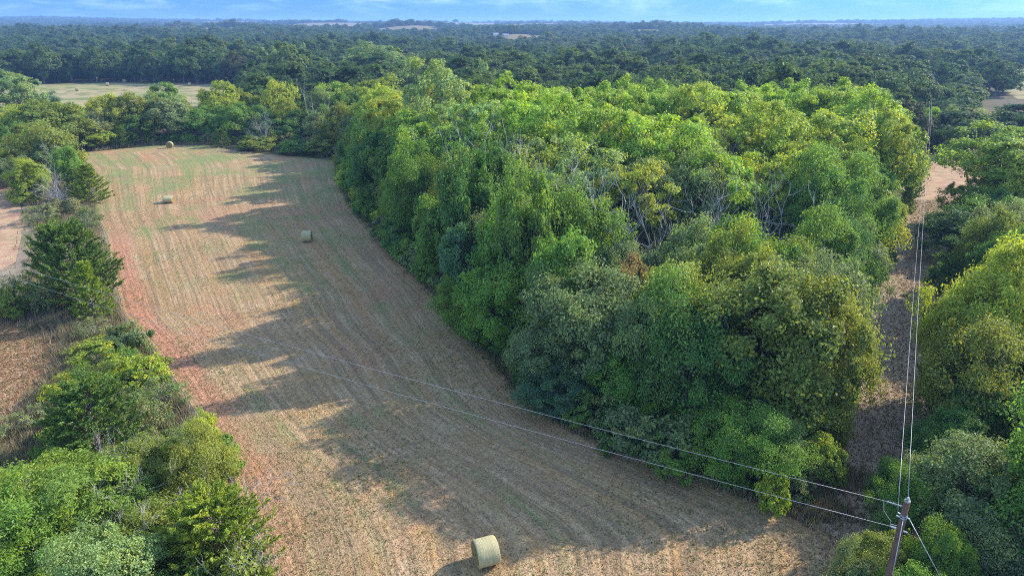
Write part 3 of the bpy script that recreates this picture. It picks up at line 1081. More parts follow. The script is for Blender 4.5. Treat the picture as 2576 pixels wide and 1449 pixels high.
KIND = {'oak': ('oak_tree', 'oak', 'tree'), 'oak_near': ('oak_tree', 'oak', 'tree'), 'cottonwood': ('cottonwood_tree', 'cottonwood', 'tree'), 'open_cottonwood': ('cottonwood_tree', 'cottonwood', 'tree'), 'hackberry': ('hackberry_tree', 'broadleaf tree', 'tree'),
        'elm': ('elm_tree', 'elm', 'tree'), 'elm_near': ('elm_tree', 'elm', 'tree'),
        'shrub': ('shrub', 'shrub', 'shrub'), 'brush': ('thin_shrub', 'thin twiggy shrub', 'shrub'), 'cedar': ('cedar_tree', 'cedar', 'tree'), 'cedar_wide': ('cedar_tree', 'cedar', 'tree')}
PROTO['elm'] = PROTO['oak']; PROTO['elm_near'] = PROTO['oak_near']  # second name for the filler oaks, same meshes
PLANTED = []       # (root, wanted label, px, py)
SPOTS = []


def plant(kind, X, Y, h, rad, colour, label, group=None, rz=None, var=None, jitter=0.12):
    L, H0, R0 = PROTO[kind]
    i = rng.integers(len(L)) if var is None else var % len(L)
    tm, cm = L[i]
    nm, _, cat = KIND[kind]
    if nm == 'oak_tree' and ' elm' in label:
        nm = 'elm_tree'
    elif nm == 'oak_tree' and ' oak' not in label:
        nm = 'broadleaf_tree' if ' bush' not in label else 'bushy_tree'
    root = bpy.data.objects.new(nm, None)
    C.objects.link(root)
    root.empty_display_size = 0.3
    root.location = (X, Y, 0)
    root.rotation_euler = (0, 0, rng.uniform(0, 6.28) if rz is None else rz)
    root.scale = (rad / R0, rad / R0, h / H0)
    tr = bpy.data.objects.new('trunk' if cat == 'tree' else 'stems', tm); C.objects.link(tr); tr.parent = root
    cr = bpy.data.objects.new('crown' if cat == 'tree' else 'foliage', cm); C.objects.link(cr); cr.parent = root
    c = np.array(COL[colour][0]) * (1 + rng.uniform(-jitter, jitter)) * (1 + rng.uniform(-jitter, jitter, 3) * 0.4)
    cr.color = (*c, 1)
    tag(root, label, cat, group)
    px, py = screen(X, Y, h * 0.7)
    PLANTED.append((root, label, px, py))
    SPOTS.append((X, Y, rad))
    return root


def seen(kind, px, py_top, Y, width_px, colour, label, group=None, **kw):
    """a plant placed by where its top shows, how far off it stands and how wide it looks"""
    X, h = stand(px, py_top, Y)
    z = depth(Y, CAM_H - h * 0.6)
    return plant(kind, X, Y, h, width_px / 2 / FPX * z, colour, label, group, **kw)


def deadwood(i, X, Y, h, label, rz=0.0, w=1.0, z=0.0):
    s = h / DEADH[i]
    o = link('dead_tree', DEAD[i], None, (X, Y, z), (0, 0, rz), (s * w, s * w, s))
    tag(o, label, 'dead tree', 'bare dead trees')
    return o


# ---- the hedge on the left, near to far
seen('hackberry', 130, 1175, 28.5, 420, 'leafy', 'bright green broadleaf tree filling the bottom left corner', var=0)
seen('hackberry', -60, 1270, 25.5, 360, 'leafy', 'bright green broadleaf cut by the left edge of the photo at its bottom', var=1)
seen('oak_near', 235, 1330, 23.5, 260, 'pale', 'pale green bush cut by the bottom edge, left of the mossy cedar')
seen('cedar_wide', 520, 1240, 26.5, 290, 'cedarlit', 'mossy green bushy cedar at the hedge end beside the mown field, bottom left', var=0)
seen('oak_near', 345, 1105, 33.0, 240, 'olive', 'olive green tree with dead twigs poking out, behind the mossy cedar', var=1)
seen('oak_near', 470, 1095, 32.5, 200, 'olive', 'olive green bushy tree on the field side of the near hedge', var=2)
seen('oak_near', 300, 1215, 29.5, 190, 'green', 'green bush wedged between the bottom left broadleaf and the mossy cedar', var=3)
seen('cedar', 75, 1175, 33.0, 130, 'cedarlit', 'small mossy cedar left of the bare twigs in the near hedge', var=1)
seen('cedar_wide', 205, 960, 37.0, 235, 'cedar', 'dark upswept cedar in the near hedge with its tip above olive shrubs', var=1, rz=0.6)
seen('shrub', 260, 855, 51.0, 150, 'lime', 'yellow olive shrub at the head of the near hedge')
seen('shrub', 345, 905, 47.0, 150, 'olive', 'olive shrub leaning to the mown field at the head of the near hedge')
seen('brush', 225, 800, 55.0, 110, 'dusty', 'low dusty shrub in the dry grass between the two hedge parts')
seen('shrub', 150, 960, 44.5, 110, 'lime', 'yellow green shrub left of the dark upswept cedar')
seen('brush', 55, 1035, 40.5, 120, 'dusty', 'thin grey shrub on the red field side of the near hedge')
seen('brush', 345, 1010, 39.5, 130, 'dusty', 'thin dusty shrub between the upswept cedar and the mown field')
seen('shrub', 435, 1080, 36.5, 90, 'grey', 'grey green shrub at the field edge right of the bare twigs')
seen('cedar_wide', 150, 562, 62.0, 205, 'cedar', 'big dark cedar standing alone between the red stubble and the mown field', var=0, rz=2.0)
seen('cedar', 205, 660, 58.5, 90, 'cedarlit', 'small mossy cedar in front of the big lone cedar')
seen('brush', 35, 690, 61.0, 120, 'dusty', 'grey brush left of the big lone cedar')
seen('brush', 95, 700, 60.0, 90, 'dusty', 'thin grey brush at the left foot of the big lone cedar')
seen('brush', 245, 715, 61.0, 80, 'dusty', 'grey twiggy brush at the right foot of the big lone cedar')
seen('shrub', 15, 725, 59.0, 80, 'olive', 'olive bush at the left edge below the big lone cedar')
seen('brush', 95, 515, 93.0, 100, 'dusty', 'dusty brush behind the big lone cedar, on the left')
seen('shrub', 150, 500, 97.0, 95, 'dusty', 'dusty grey shrub behind the big lone cedar')
seen('brush', 215, 520, 90.0, 80, 'grey', 'grey green brush by the field behind the big lone cedar')
seen('cedar', 213, 415, 104.0, 85, 'cedarlit', 'spiky mossy cedar jutting into the mown field, far hedge', var=2)
seen('cedar', 178, 425, 106.0, 60, 'cedar', 'small dark cedar next to the spiky mossy one')
seen('oak', 160, 370, 112.0, 85, 'green', 'green tree right of the pale dead tree in the far hedge')
seen('oak', 60, 400, 106.0, 100, 'lime', 'yellow green bush left of the pale dead tree')
seen('oak', 95, 312, 124.0, 175, 'olive', 'rounded olive tree above the pale dead tree in the far hedge')
seen('oak', 30, 380, 118.0, 110, 'olive', 'olive tree at the left edge of the far hedge')
seen('shrub', 60, 460, 104.0, 80, 'olive', 'olive shrub at the foot of the far hedge on the stubble side')
seen('oak', 110, 255, 150.0, 200, 'olive', 'broad olive tree behind the rounded olive one at the far left')
seen('oak', 20, 275, 150.0, 130, 'lime', 'yellow green tree at the left edge below the pale cottonwood')
seen('cottonwood', 30, 185, 185.0, 120, 'pale', 'pale cottonwood rising at the left edge of the photo', var=1)
seen('oak', 110, 230, 215.0, 60, 'blue', 'dark round tree right of the pale cottonwood at the far hay field')
X, h = stand(118, 388, 101.0); deadwood(0, X, 101.0, h, 'pale grey dead tree with brushy bare branches in the far hedge')

# ---- the row at the far end of the mown field
for a in [('oak', 262, 238, 163, 110, 'yellow', 'yellowing tree top at the far end row, left of the dark rounded one'),
          ('oak', 225, 300, 157, 110, 'olive', 'olive tree under the yellowing tree, far end row'),
          ('oak', 250, 330, 154, 80, 'lime', 'yellow green bush low in the far end row below the yellowing tree'),
          ('oak', 322, 236, 164, 100, 'olive', 'olive tree between the yellowing tree and the big grey green one'),
          ('oak', 340, 290, 161, 90, 'green', 'green tree left of the big grey green one, far end row'),
          ('oak', 408, 238, 166, 140, 'grey', 'big grey green rounded tree behind the far bale'),
          ('oak', 400, 215, 176, 110, 'green', 'dark green bush top above the big grey green tree'),
          ('oak', 480, 270, 167, 110, 'green', 'fresh green tree right of the big grey green one'),
          ('oak', 540, 210, 178, 110, 'lime', 'tall yellow green tree before the far hay field'),
          ('oak', 590, 262, 166, 110, 'green', 'fresh green tree at the middle of the far end row'),
          ('oak', 620, 225, 182, 90, 'olive', 'olive tree top right of the tall yellow green one'),
          ('oak', 695, 200, 180, 100, 'lime', 'tall lime green tree in the far end row left of the pale dead stem'),
          ('oak', 730, 250, 168, 90, 'yellow', 'small golden tree beside the pale dead stem'),
          ('oak', 700, 300, 160, 100, 'deep', 'deep green tree below the lime tree, far end row'),
          ('oak', 845, 207, 176, 110, 'bright', 'bright green tree right of the pale dead stem'),
          ('oak', 930, 190, 175, 170, 'olive', 'broad olive rounded tree where the far row meets the grove'),
          ('oak', 820, 290, 158, 110, 'olive', 'olive tree low behind the field corner'),
          ('cedar', 553, 325, 157, 45, 'cedar', 'small dark cedar on the far field edge'),
          ('cedar', 298, 318, 156, 42, 'cedar', 'slim dark cedar near the far bale, left of it'),
          ('shrub', 640, 345, 152, 90, 'olive', 'olive shrub at the far field edge right of the dark cedar'),
          ('shrub', 740, 350, 148, 100, 'green', 'green shrub on the far field edge below the dead stem'),
          ('shrub', 810, 345, 146, 90, 'olive', 'olive shrub at the far right corner of the mown field')]:
    seen(*a)
X, h = stand(790, 230, 161.0); deadwood(0, X, 161.0, h, 'tall pale dead stem with bare crown in the far end row', 1.0, 0.8)
X, h = stand(662, 275, 156.0); deadwood(1, X, 156.0, h, 'shorter bare grey tree in the far end row', 2.0, 0.9)
X, h = stand(235, 270, 155.0); deadwood(1, X, 155.0, h, 'small bare grey tree under the yellowing tree of the far row', 0.4, 0.9)

# ---- the grove between field and path: the trees one can tell apart
for a in [('hackberry', 1270, 640, 53.5, 300, 'green', 'vivid green feathery tree bulging over the field edge of the grove', 0),
          ('hackberry', 1180, 700, 57.5, 190, 'green', 'green feathery bush at the field edge below the vivid one', 1),
          ('oak_near', 1480, 650, 45.5, 340, 'grey', 'big grey green elm at the front of the grove', 0),
          ('oak_near', 1400, 800, 45.5, 250, 'grey', 'grey green bush before the big elm at the grove front', 1),
          ('oak_near', 1395, 930, 42.5, 210, 'blue', 'dark bluish bush at the front corner of the grove', 2),
          ('oak_near', 1660, 700, 42, 220, 'pale', 'pale tipped tree in the middle of the grove front', 3),
          ('oak_near', 1740, 650, 45, 260, 'olive', 'olive tree behind the pale tipped one', 0),
          ('oak_near', 1960, 665, 40.5, 430, 'olive', 'largest olive oak dome at the path side of the grove front', 1),
          ('oak_near', 2090, 745, 38.5, 260, 'olive', 'olive oak limb mass leaning over the path', 2),
          ('oak_near', 1860, 590, 47, 260, 'olive', 'yellow olive oak behind the largest oak dome', 3),
          ('oak_near', 2010, 620, 50, 160, 'olive', 'olive tree right behind the largest oak dome', 0),
          ('oak_near', 1590, 870, 42, 230, 'green', 'green bush low at the grove front', 1),
          ('hackberry', 1760, 900, 42, 190, 'green', 'vivid green bush in front of the largest oak dome', 2),
          ('oak_near', 1640, 985, 40, 230, 'green', 'fresh green bush at the lower rim of the grove', 2),
          ('oak_near', 1920, 880, 40.5, 260, 'deep', 'deep green bush under the largest oak dome', 3),
          ('oak_near', 2070, 950, 38.5, 200, 'olive', 'olive bush by the path below the largest oak dome', 0),
          ('oak_near', 1970, 1040, 35.5, 190, 'pale', 'pale green bush at the grove corner nearest the pole', 1),
          ('oak_near', 1800, 1030, 36.5, 190, 'green', 'green bush at the lower grove rim left of the pale one', 2),
          ('oak', 1235, 345, 67, 190, 'deep', 'dark green tree standing out among the bright cottonwoods', 0),
          ('oak', 1185, 385, 62, 170, 'deep', 'dark green tree left of the standing out dark one', 1),
          ('oak', 1430, 560, 50, 200, 'green', 'green round tree just behind the big grey green elm', 0),
          ('oak', 1280, 530, 55, 170, 'green', 'green tree rising right behind the vivid feathery tree', 1),
          ('oak', 1160, 560, 58, 130, 'blue', 'bluish rounded tree on the field side of the grove', 2),
          ('oak', 1090, 500, 68, 150, 'green', 'green tree above the field edge left of the bluish one', 3),
          ('oak', 960, 380, 113, 110, 'yellow', 'yellowing tree at the far field corner of the grove', 4),
          ('oak', 1010, 420, 93, 130, 'olive', 'olive tree right of the yellowing one at the field corner', 0),
          ('oak', 1335, 440, 54, 170, 'green', 'tall green tree between the dark green one and the pale trunked cottonwoods', 1),
          ('oak', 1600, 640, 50, 140, 'brown', 'browning tree in the dark gap of the grove', 2),
          ('oak', 2160, 430, 76, 190, 'olive', 'olive tree beside the path, right rim of the grove', 3),
          ('oak', 2215, 500, 73, 150, 'yellow', 'yellowing tree hanging over the path', 4),
          ('oak_near', 2150, 590, 59, 190, 'grey', 'grey green tree along the path between the oak dome and the yellowing tree', 3),
          ('cedar', 2288, 470, 96, 50, 'cedarlit', 'slender mossy cedar by the wires at the path bend', 0),
          ('cedar', 2310, 410, 106, 55, 'cedar', 'dark cedar in front of the second pole', 1),
          ('shrub', 1700, 1110, 35, 130, 'green', 'green shrub on the lowest grove rim, middle', 0),
          ('shrub', 1560, 1060, 38, 130, 'deep', 'deep green shrub on the lowest grove rim, left part', 1),
          ('shrub', 1955, 1200, 31.5, 90, 'lime', 'single yellow green sapling in the dry grass at the grove corner', 2),
          ('shrub', 2090, 1080, 34.5, 110, 'olive', 'olive shrub at the mouth of the path', 3)]:
    seen(*a[:7], var=a[7])
# the tall cottonwoods of the grove
cw = [(1105, 165, 128, 190, 'pale', 'tall pale cottonwood rising highest at the left of the grove', 0),
      (1270, 190, 130, 190, 'bright', None, 1), (1200, 250, 112, 170, 'pale', None, 2), (1100, 275, 116, 150, 'pale', None, 0), (1385, 195, 126, 170, 'bright', None, 2), (1330, 235, 112, 190, 'bright', None, 3),
      (1470, 200, 124, 170, 'bright', None, 4), (1430, 250, 104, 200, 'bright', None, 0), (1555, 198, 122, 170, 'bright', None, 1), (1530, 260, 102, 200, 'bright', None, 2), (1640, 205, 120, 170, 'bright', None, 3),
      (1630, 275, 97, 220, 'bright', None, 4), (1725, 210, 120, 170, 'lime', None, 0), (1740, 285, 94, 220, 'bright', None, 1), (1810, 205, 122, 170, 'bright', None, 2), (1850, 275, 98, 220, 'lime', None, 3),
      (1900, 210, 124, 160, 'bright', None, 4), (1960, 270, 100, 210, 'lime', None, 0), (1985, 205, 126, 170, 'bright', None, 1), (2065, 200, 124, 170, 'bright', None, 2), (2080, 265, 104, 210, 'lime', None, 3),
      (2140, 195, 124, 170, 'bright', None, 4), (2195, 240, 112, 200, 'bright', None, 0), (2260, 290, 106, 150, 'lime', 'lime cottonwood whose branches reach the wires', 1),
      (1480, 370, 84, 240, 'pale', 'open grey limbed cottonwood at the heart of the grove', 2), (1620, 400, 80, 200, 'lime', None, 3), (1960, 370, 86, 190, 'lime', 'lime cottonwood with a dark forked trunk', 4), (1830, 370, 84, 200, 'bright', None, 0), (1340, 330, 96, 180, 'pale', None, 1)]
for (px, pt, Y, wpx, colr, lab, var) in cw:
    seen('open_cottonwood' if Y < 99 else 'cottonwood', px, pt + (16 if pt < 215 and not lab else 0), Y * 0.84, wpx * 1.05, colr, lab or f'{COL[colr][1]} cottonwood in the tall stand of the grove', 'tall cottonwoods of the grove', var=var)

# ---- right of the path
for a in [('cottonwood', 2525, 330, 92, 280, 'bright', 'bright cottonwood on the right edge behind the yellow topped oak', 0),
          ('cottonwood', 2590, 345, 88, 240, 'lime', 'lime cottonwood cut by the right edge of the photo', 1),
          ('oak', 2445, 440, 90, 150, 'olive', 'olive tree on the right of the path bend', 0),
          ('oak', 2400, 540, 76, 190, 'deep', 'dark green shaded tree right of the path', 1),
          ('oak', 2520, 500, 78, 200, 'green', 'green tree behind the shaded one on the right', 2),
          ('oak_near', 2440, 690, 43, 240, 'yellow', 'yellow topped oak jutting toward the path on the right', 0),
          ('oak_near', 2560, 600, 44, 300, 'lime', 'lime topped oak cut by the right edge', 1),
          ('oak_near', 2480, 830, 38, 280, 'olive', 'olive oak below the yellow topped one', 2),
          ('oak_near', 2400, 900, 41, 190, 'green', 'green bush facing the path right of the wires', 3),
          ('oak_near', 2520, 960, 36, 260, 'deep', 'deep green elm on the right edge above the grey green one', 0),
          ('oak_near', 2380, 1030, 34.5, 190, 'deep', 'deep green bush between the wires and the right elms', 1),
          ('oak_near', 2480, 1140, 29, 320, 'grey', 'grey green elm filling the bottom right edge', 2),
          ('oak_near', 2560, 1290, 25.5, 260, 'grey', 'grey green bush in the bottom right corner', 3),
          ('hackberry', 2395, 1320, 24.5, 180, 'green', 'vivid green bush crossed by the slanting guy wire', 0),
          ('hackberry', 2290, 1200, 29.5, 150, 'green', 'vivid green bush right behind the corner pole', 1),
          ('oak_near', 2215, 1345, 25.6, 170, 'olive', 'olive bush left of the corner pole foot', 1),
          ('oak_near', 2160, 1385, 23.8, 130, 'grey', 'grey green bush at the pole foot beside the mown field', 3),
          ('oak_near', 2255, 1150, 31.5, 95, 'deep', 'deep green bush narrowing the path mouth', 0),
          ('oak_near', 2310, 1420, 22.4, 170, 'green', 'green bush at the bottom edge right of the corner pole', 1),
          ('shrub', 2355, 760, 55, 90, 'blue', 'bluish shrub on the right verge of the path', 0),
          ('shrub', 2365, 640, 66, 100, 'deep', 'deep green shrub on the right verge under the shaded tree', 1),
          ('oak', 2400, 330, 150, 110, 'olive', 'olive tree behind the red clearing', 1),
          ('oak', 2420, 270, 175, 130, 'olive', 'dark rounded oak behind the clearing', 2),
          ('oak', 2500, 310, 160, 140, 'deep', 'deep green oak right of the clearing', 3),
          ('oak', 2345, 275, 158, 60, 'bright', 'slim bright tree behind the second pole', 4),
          ('hackberry', 2395, 265, 162, 40, 'pale', 'slim pale upright tree behind the clearing', 2)]:
    seen(a[0], a[1] + (28 if 30 < a[3] < 100 and a[1] > 2300 else 0), *a[2:7], var=a[7])

# ---- dead twigs in the near hedge, bare limbs in the grove
for (i, px, pt, Y, rz, w, lab) in [(1, 265, 1085, 31.5, 0.3, 0.7, 'upright bare twigs sticking out of the near hedge'),
                                  (1, 447, 1045, 34.0, 1.2, 0.7, 'bare grey twigs above the field side of the near hedge'),
                                  (2, 560, 1180, 29.0, 2.2, 1.1, 'bleached dead branches arching toward the mown field'),
                                  (2, 300, 1185, 28.2, 0.9, 1.0, 'dead branching limb in the middle of the near hedge'),
                                  (2, 590, 1290, 25.6, 4.0, 0.8, 'small bleached branch tangle on the mossy cedar side'),
                                  (1, 45, 1245, 27.0, 4.6, 0.7, 'bare twig tuft in the bottom left broadleaf')]:
    X, h = stand(px, pt, Y)
    deadwood(i, X, Y, h, lab, rz, w)
for (px, pt, Y, rz, w, lab) in [(1130, 300, 84, 0.5, 0.9, 'bare grey tree among the grove leaves at its far left'), (1480, 400, 62, 2.0, 1.0, 'bare grey tree among the grove leaves in its open middle'),
                               (1625, 470, 58, 4.0, 1.1, 'bare grey tree among the grove leaves above the browning tree'), (1290, 330, 71, 3.0, 0.9, 'bare grey tree among the grove leaves above the dark green trees'),
                               (1790, 470, 61, 1.1, 1.0, 'bare grey limbs showing between the lime cottonwoods of the grove'), (1940, 430, 66, 5.2, 1.0, 'bare grey limbs behind the largest olive oak dome')]:
    X, h = stand(px, pt, Y)
    deadwood(1, X, Y, h, lab, rz, w)  # bare dead trees standing in for the cottonwoods' visible limbs


# ---- fillers: jittered scatter
def scatter(x0, x1, y0, y1, step, r_):
    gx_, gy_ = np.meshgrid(np.arange(x0, x1, step), np.arange(y0, y1, step))
    gx_ = gx_ + (np.arange(gx_.shape[0]) % 2)[:, None] * step / 2
    p = np.c_[gx_.ravel(), gy_.ravel()] + r_.uniform(-0.38, 0.38, (gx_.size, 2)) * step
    return p


def free(p, gap):
    s = np.array(SPOTS)
    d = np.hypot(p[0] - s[:, 0], p[1] - s[:, 1]) - s[:, 2] * gap
    return d.min() > 0


FARY = lambda x: np.interp(x, [-95, -86, -60, -45, -33], [147, 160, 160, 150, 140])


def in_field(x, y, m=0.0):
    return (x > left_edge(y) - m) & (x < right_edge(y) + m) & (y < FARY(x) + m)


r2 = np.random.default_rng(77)
pick = lambda opts: opts[r2.integers(len(opts))]
# grove interior
for x, y in scatter(-40, 90, 30, 150, 4.6, r2):
    if in_field(x, y, 2.2) or x > path_x(y) - path_w(y) - 3.4 or x < right_edge(min(y, 140)) + 2.0 or y > 148:
        continue
    if inside(CLEAR, np.array([x]), np.array([y]))[0] or not free((x, y), 0.62):
        continue
    edge = min(x - right_edge(min(y, 140)), path_x(y) - path_w(y) - x)
    if edge < 6:
        kind, hh, rad, colr = pick(['oak', 'hackberry', 'oak']), (r2.uniform(4.5, 7.0) if edge < 3.4 else r2.uniform(8.5, 13.5)) * (1 if y > 50 else 0.9), r2.uniform(2.3, 3.4), pick(['green', 'deep', 'olive', 'green', 'grey'])
    else:
        kind, hh, rad, colr = 'oak', r2.uniform(10, 14) if y > 56 else r2.uniform(9.0, 11.5), r2.uniform(3.0, 4.2), pick(['green', 'green', 'deep', 'grey', 'olive', 'green'])
        if y > 88 and r2.random() < 0.5:
            kind, hh, rad, colr = 'cottonwood', r2.uniform(12.5, 15.5), r2.uniform(4, 5.2), pick(['bright', 'lime', 'bright'])
    rad = max(rad, hh * 0.34)
    ppx = screen(x, y, 6)[0]
    if 1440 < ppx < 2060 and 57 < y < 69:
        hh, rad = r2.uniform(2.5, 4.5), r2.uniform(2.0, 2.8)
    if kind == 'oak':
        kind = 'elm_near' if y < 72 else 'elm'  # filler oaks planted under their second name
    where = 'at the field edge of the grove' if (edge < 6 and x - right_edge(min(y, 140)) < 6) else ('on the path side of the grove' if edge < 6 else 'deep inside the grove')
    plant(kind, x, y, hh, rad, colr, f'{COL[colr][1]} {KIND[kind][1]} {where}', f'{KIND[kind][1]}s of the grove')
# shrubs hemming the grove along the field
for y in np.concatenate([np.arange(32.5, 70, 2.1), np.arange(70, 139, 3.0)]):
    x = right_edge(y) + r2.uniform(0.6, 1.8)
    if path_x(y) - path_w(y) - x < 2.0:
        continue
    hh = r2.uniform(1.6, 3.8); colr = pick(['green', 'deep', 'olive', 'green', 'lime', 'grey'])
    plant('shrub', x, y, hh, hh * r2.uniform(0.55, 0.8), colr, f'{COL[colr][1]} shrub hemming the field edge of the grove', 'shrubs along the grove edge')
for y in np.arange(33, 104, 3.6):
    for sgn in (-1, 1):
        x = path_x(y) + sgn * (path_w(y) + r2.uniform(0.9, 1.9))
        hh = r2.uniform(0.9, 2.0); colr = pick(['green', 'deep', 'olive', 'grey', 'blue'])
        plant('shrub', x, y, hh, hh * r2.uniform(0.5, 0.75), colr, f'{COL[colr][1]} shrub on the {"grove" if sgn < 0 else "right hand"} verge of the mown path', 'shrubs along the mown path')
# right of the path
for x, y in scatter(16, 130, 22, 135, 5.0, r2):
    if x < path_x(y) + path_w(y) + 4.4 or abs(x) > 0.80 * (y + 9) + 6:
        continue
    if inside(CLEAR, np.array([x, x - 4]), np.array([y, y]))[:].any() or not free((x, y), 0.7):
        continue
    kind = 'elm_near' if y < 68 else 'elm'  # oak fillers again, under the second name
    colr = pick(['green', 'olive', 'deep', 'grey', 'lime'])
    plant(kind, x, y, r2.uniform(7, 10.5), r2.uniform(2.8, 3.9), colr, f'{COL[colr][1]} {KIND[kind][1]} in the wood right of the path', 'elms right of the path')
# far end row
for x, y in scatter(-135, -20, 147, 186, 5.6, r2):
    if in_field(x, y, 2.5) or not free((x, y), 0.75) or y < FARY(x) + 3:
        continue
    colr = pick(['olive', 'green', 'lime', 'grey', 'deep', 'olive'])
    hh = r2.uniform(6.0, 9.0) if y > 165 else r2.uniform(5.0, 8.5)
    if x > -52:
        hh *= 1.3
    else:
        hh = min(hh, 7.6)
    plant('oak', x, y, hh, r2.uniform(2.8, 4.2), colr, f'{COL[colr][1]} oak in the row beyond the mown field', 'trees of the far end row')
for x in np.arange(-90, -36, 2.8):
    hh = r2.uniform(1.4, 3.2); colr = pick(['olive', 'green', 'deep', 'dusty'])
    plant('shrub', x, FARY(x) + r2.uniform(0.8, 2.2), hh, hh * 0.8, colr, f'{COL[colr][1]} shrub along the far edge of the mown field', 'shrubs along the far field edge')
# undergrowth of the near hedge
HP = [tuple(map(float, ground(*p))) for p in [(-80, 1600), (-40, 1330), (90, 1200), (150, 1080), (200, 960), (235, 870), (265, 830), (330, 880), (400, 960), (470, 1060), (560, 1180), (600, 1350), (610, 1600)]]
for x, y in scatter(-50, -8, 22, 58, 2.7, r2):
    if not inside(HP, np.array([x]), np.array([y]))[0] or not free((x, y), 0.35):
        continue
    kind = pick(['shrub', 'shrub', 'brush']) if y > 33 else pick(['shrub', 'elm_near'])
    colr = pick(['olive', 'dusty', 'lime', 'grey', 'green']) if y > 36 else pick(['olive', 'green', 'bright', 'olive'])
    hh = r2.uniform(1.3, 2.7) if y > 33 else r2.uniform(2.2, 3.8)
    plant(kind, x, y, hh, hh * r2.uniform(0.6, 0.8), colr, f'{COL[colr][1]} {KIND[kind][1]} in the undergrowth of the near hedge', 'undergrowth of the near hedge')
# far part of the left hedge
for x, y in scatter(-130, -78, 112, 150, 6.0, r2):
    if x > left_edge(y) - 4 or x < left_edge(y) - 26 or not free((x, y), 0.8):
        continue
    colr = pick(['olive', 'lime', 'green', 'grey'])
    plant('oak', x, y, r2.uniform(5, 8), r2.uniform(2.6, 3.6), colr, f'{COL[colr][1]} oak in the far part of the left hedge', 'trees of the left hedge')

# ------------------------------------------------------------------ the woods beyond
def open_land(x, y):
    r = in_field(x, y, 6) | inside(FARF, x, y) | inside(CLEAR, x, y) | inside(RFLD, x, y)
    for P in PPOLY:
        c_ = P.mean(0)
        r |= inside(P, x, y) | inside((P - c_) * [0.9, 0.8] + c_ * [0.91, 0.91], x, y)
    sxp = 1288 + FPX * x / (y * 0.933 + 6)
    r |= (sxp > 2440) & (y > 172) & (y < 275)
    # grown ground already planted above
    r |= (y < 150)
    r |= (y < 188) & (x < -18)
    r |= (y > 186) & (y < 240) & (x > -236) & (x < -84)
    r |= (np.abs(x - (P2[0] + (y - P2[1]) * ld[0] / ld[1])) < 4.0) & (y < 420)
    return r


cand = scatter(-420, 470, 150, 560, 9.6, r2)
cand = cand[np.abs(cand[:, 0]) < 0.80 * cand[:, 1] + 12]
cand = cand[~open_land(cand[:, 0], cand[:, 1])]
key = cand[:, 1] - 70 * ((np.hypot(cand[:, 0] + 170, cand[:, 1] - 345) < 60))
cand = cand[np.argsort(key)]
NIND = 300
ind, rest = cand[:NIND], cand[NIND:]
WOODS = PROTO['wood'][0]
for k, (x, y) in enumerate(ind):
    me = WOODS[k % len(WOODS)][1]
    big = r2.uniform(0.95, 1.45)
    hs = big * r2.uniform(0.72, 0.95)
    if x > 40:
        hs *= 1.12
    if y < 275 and screen(x, y, 8)[0] > 2370:
        hs *= 0.62
    if -240 < x < -90 and y > 300:
        hs *= 1.15
    o = link('woodland_tree', me, None, (x, y, float(terrain(x, y))), (0, 0, r2.uniform(0, 6.28)), (big, big, hs))
    if y < 235 and x < 40: z_ = 'behind the grove cottonwoods'
    elif x >= 40: z_ = 'along the wires beyond the clearing'
    else: z_ = 'in the dark wood around the far hay field'
    tag(o, f'dark {"large" if big > 1.3 else "small" if big < 1.08 else "middling"} tree {z_}', 'tree', 'dark trees of the woods beyond')
    px, py = screen(x, y, 9)
    PLANTED.append((o, o['label'], px, py))
# pale cottonwoods standing out of the dark wood
for (px, pt, Y, wpx, lab) in [(940, 110, 300, 150, 'broad pale cottonwood standing above the dark wood'), (700, 118, 350, 50, 'pale cottonwood behind the far hay field, left of the tallest'), (745, 112, 352, 60, 'tallest pale cottonwood behind the far hay field'),
                              (640, 122, 356, 70, 'pale cottonwood group head behind the far hay field'), (1010, 140, 265, 110, 'pale cottonwood at the right flank of the broad one'), (1215, 150, 235, 36, 'slim pale cottonwood above the bright stand, left one'),
                              (1265, 172, 215, 50, 'slim pale cottonwood above the bright stand, middle one'), (1335, 172, 215, 40, 'slim pale cottonwood above the bright stand, right one'), (880, 175, 240, 90, 'pale cottonwood left of the bright stand')]:
    seen('cottonwood', px, pt, Y, wpx, 'pale', lab)
seen('oak', 640, 135, 338, 70, 'brown', 'rust brown dying tree at the edge of the far hay field')
seen('oak', 607, 165, 334, 36, 'brown', 'small rust brown tree at the far hay field below the dying one')

# everything farther: one mass of woods
far1 = scatter(-1250, 1250, 380, 1500, 10.0, r2)
far1 = far1[(np.abs(far1[:, 0]) < 0.80 * far1[:, 1] + 15) & (np.hypot(far1[:, 0], far1[:, 1]) < 1500) & (far1[:, 1] > 556)]
far2 = scatter(-4300, 4300, 1100, 5300, 24, r2)
rad2 = np.hypot(far2[:, 0], far2[:, 1])
far2 = far2[(np.abs(far2[:, 0]) < 0.80 * far2[:, 1] + 30) & (rad2 >= 1490) & (rad2 < 5250)]
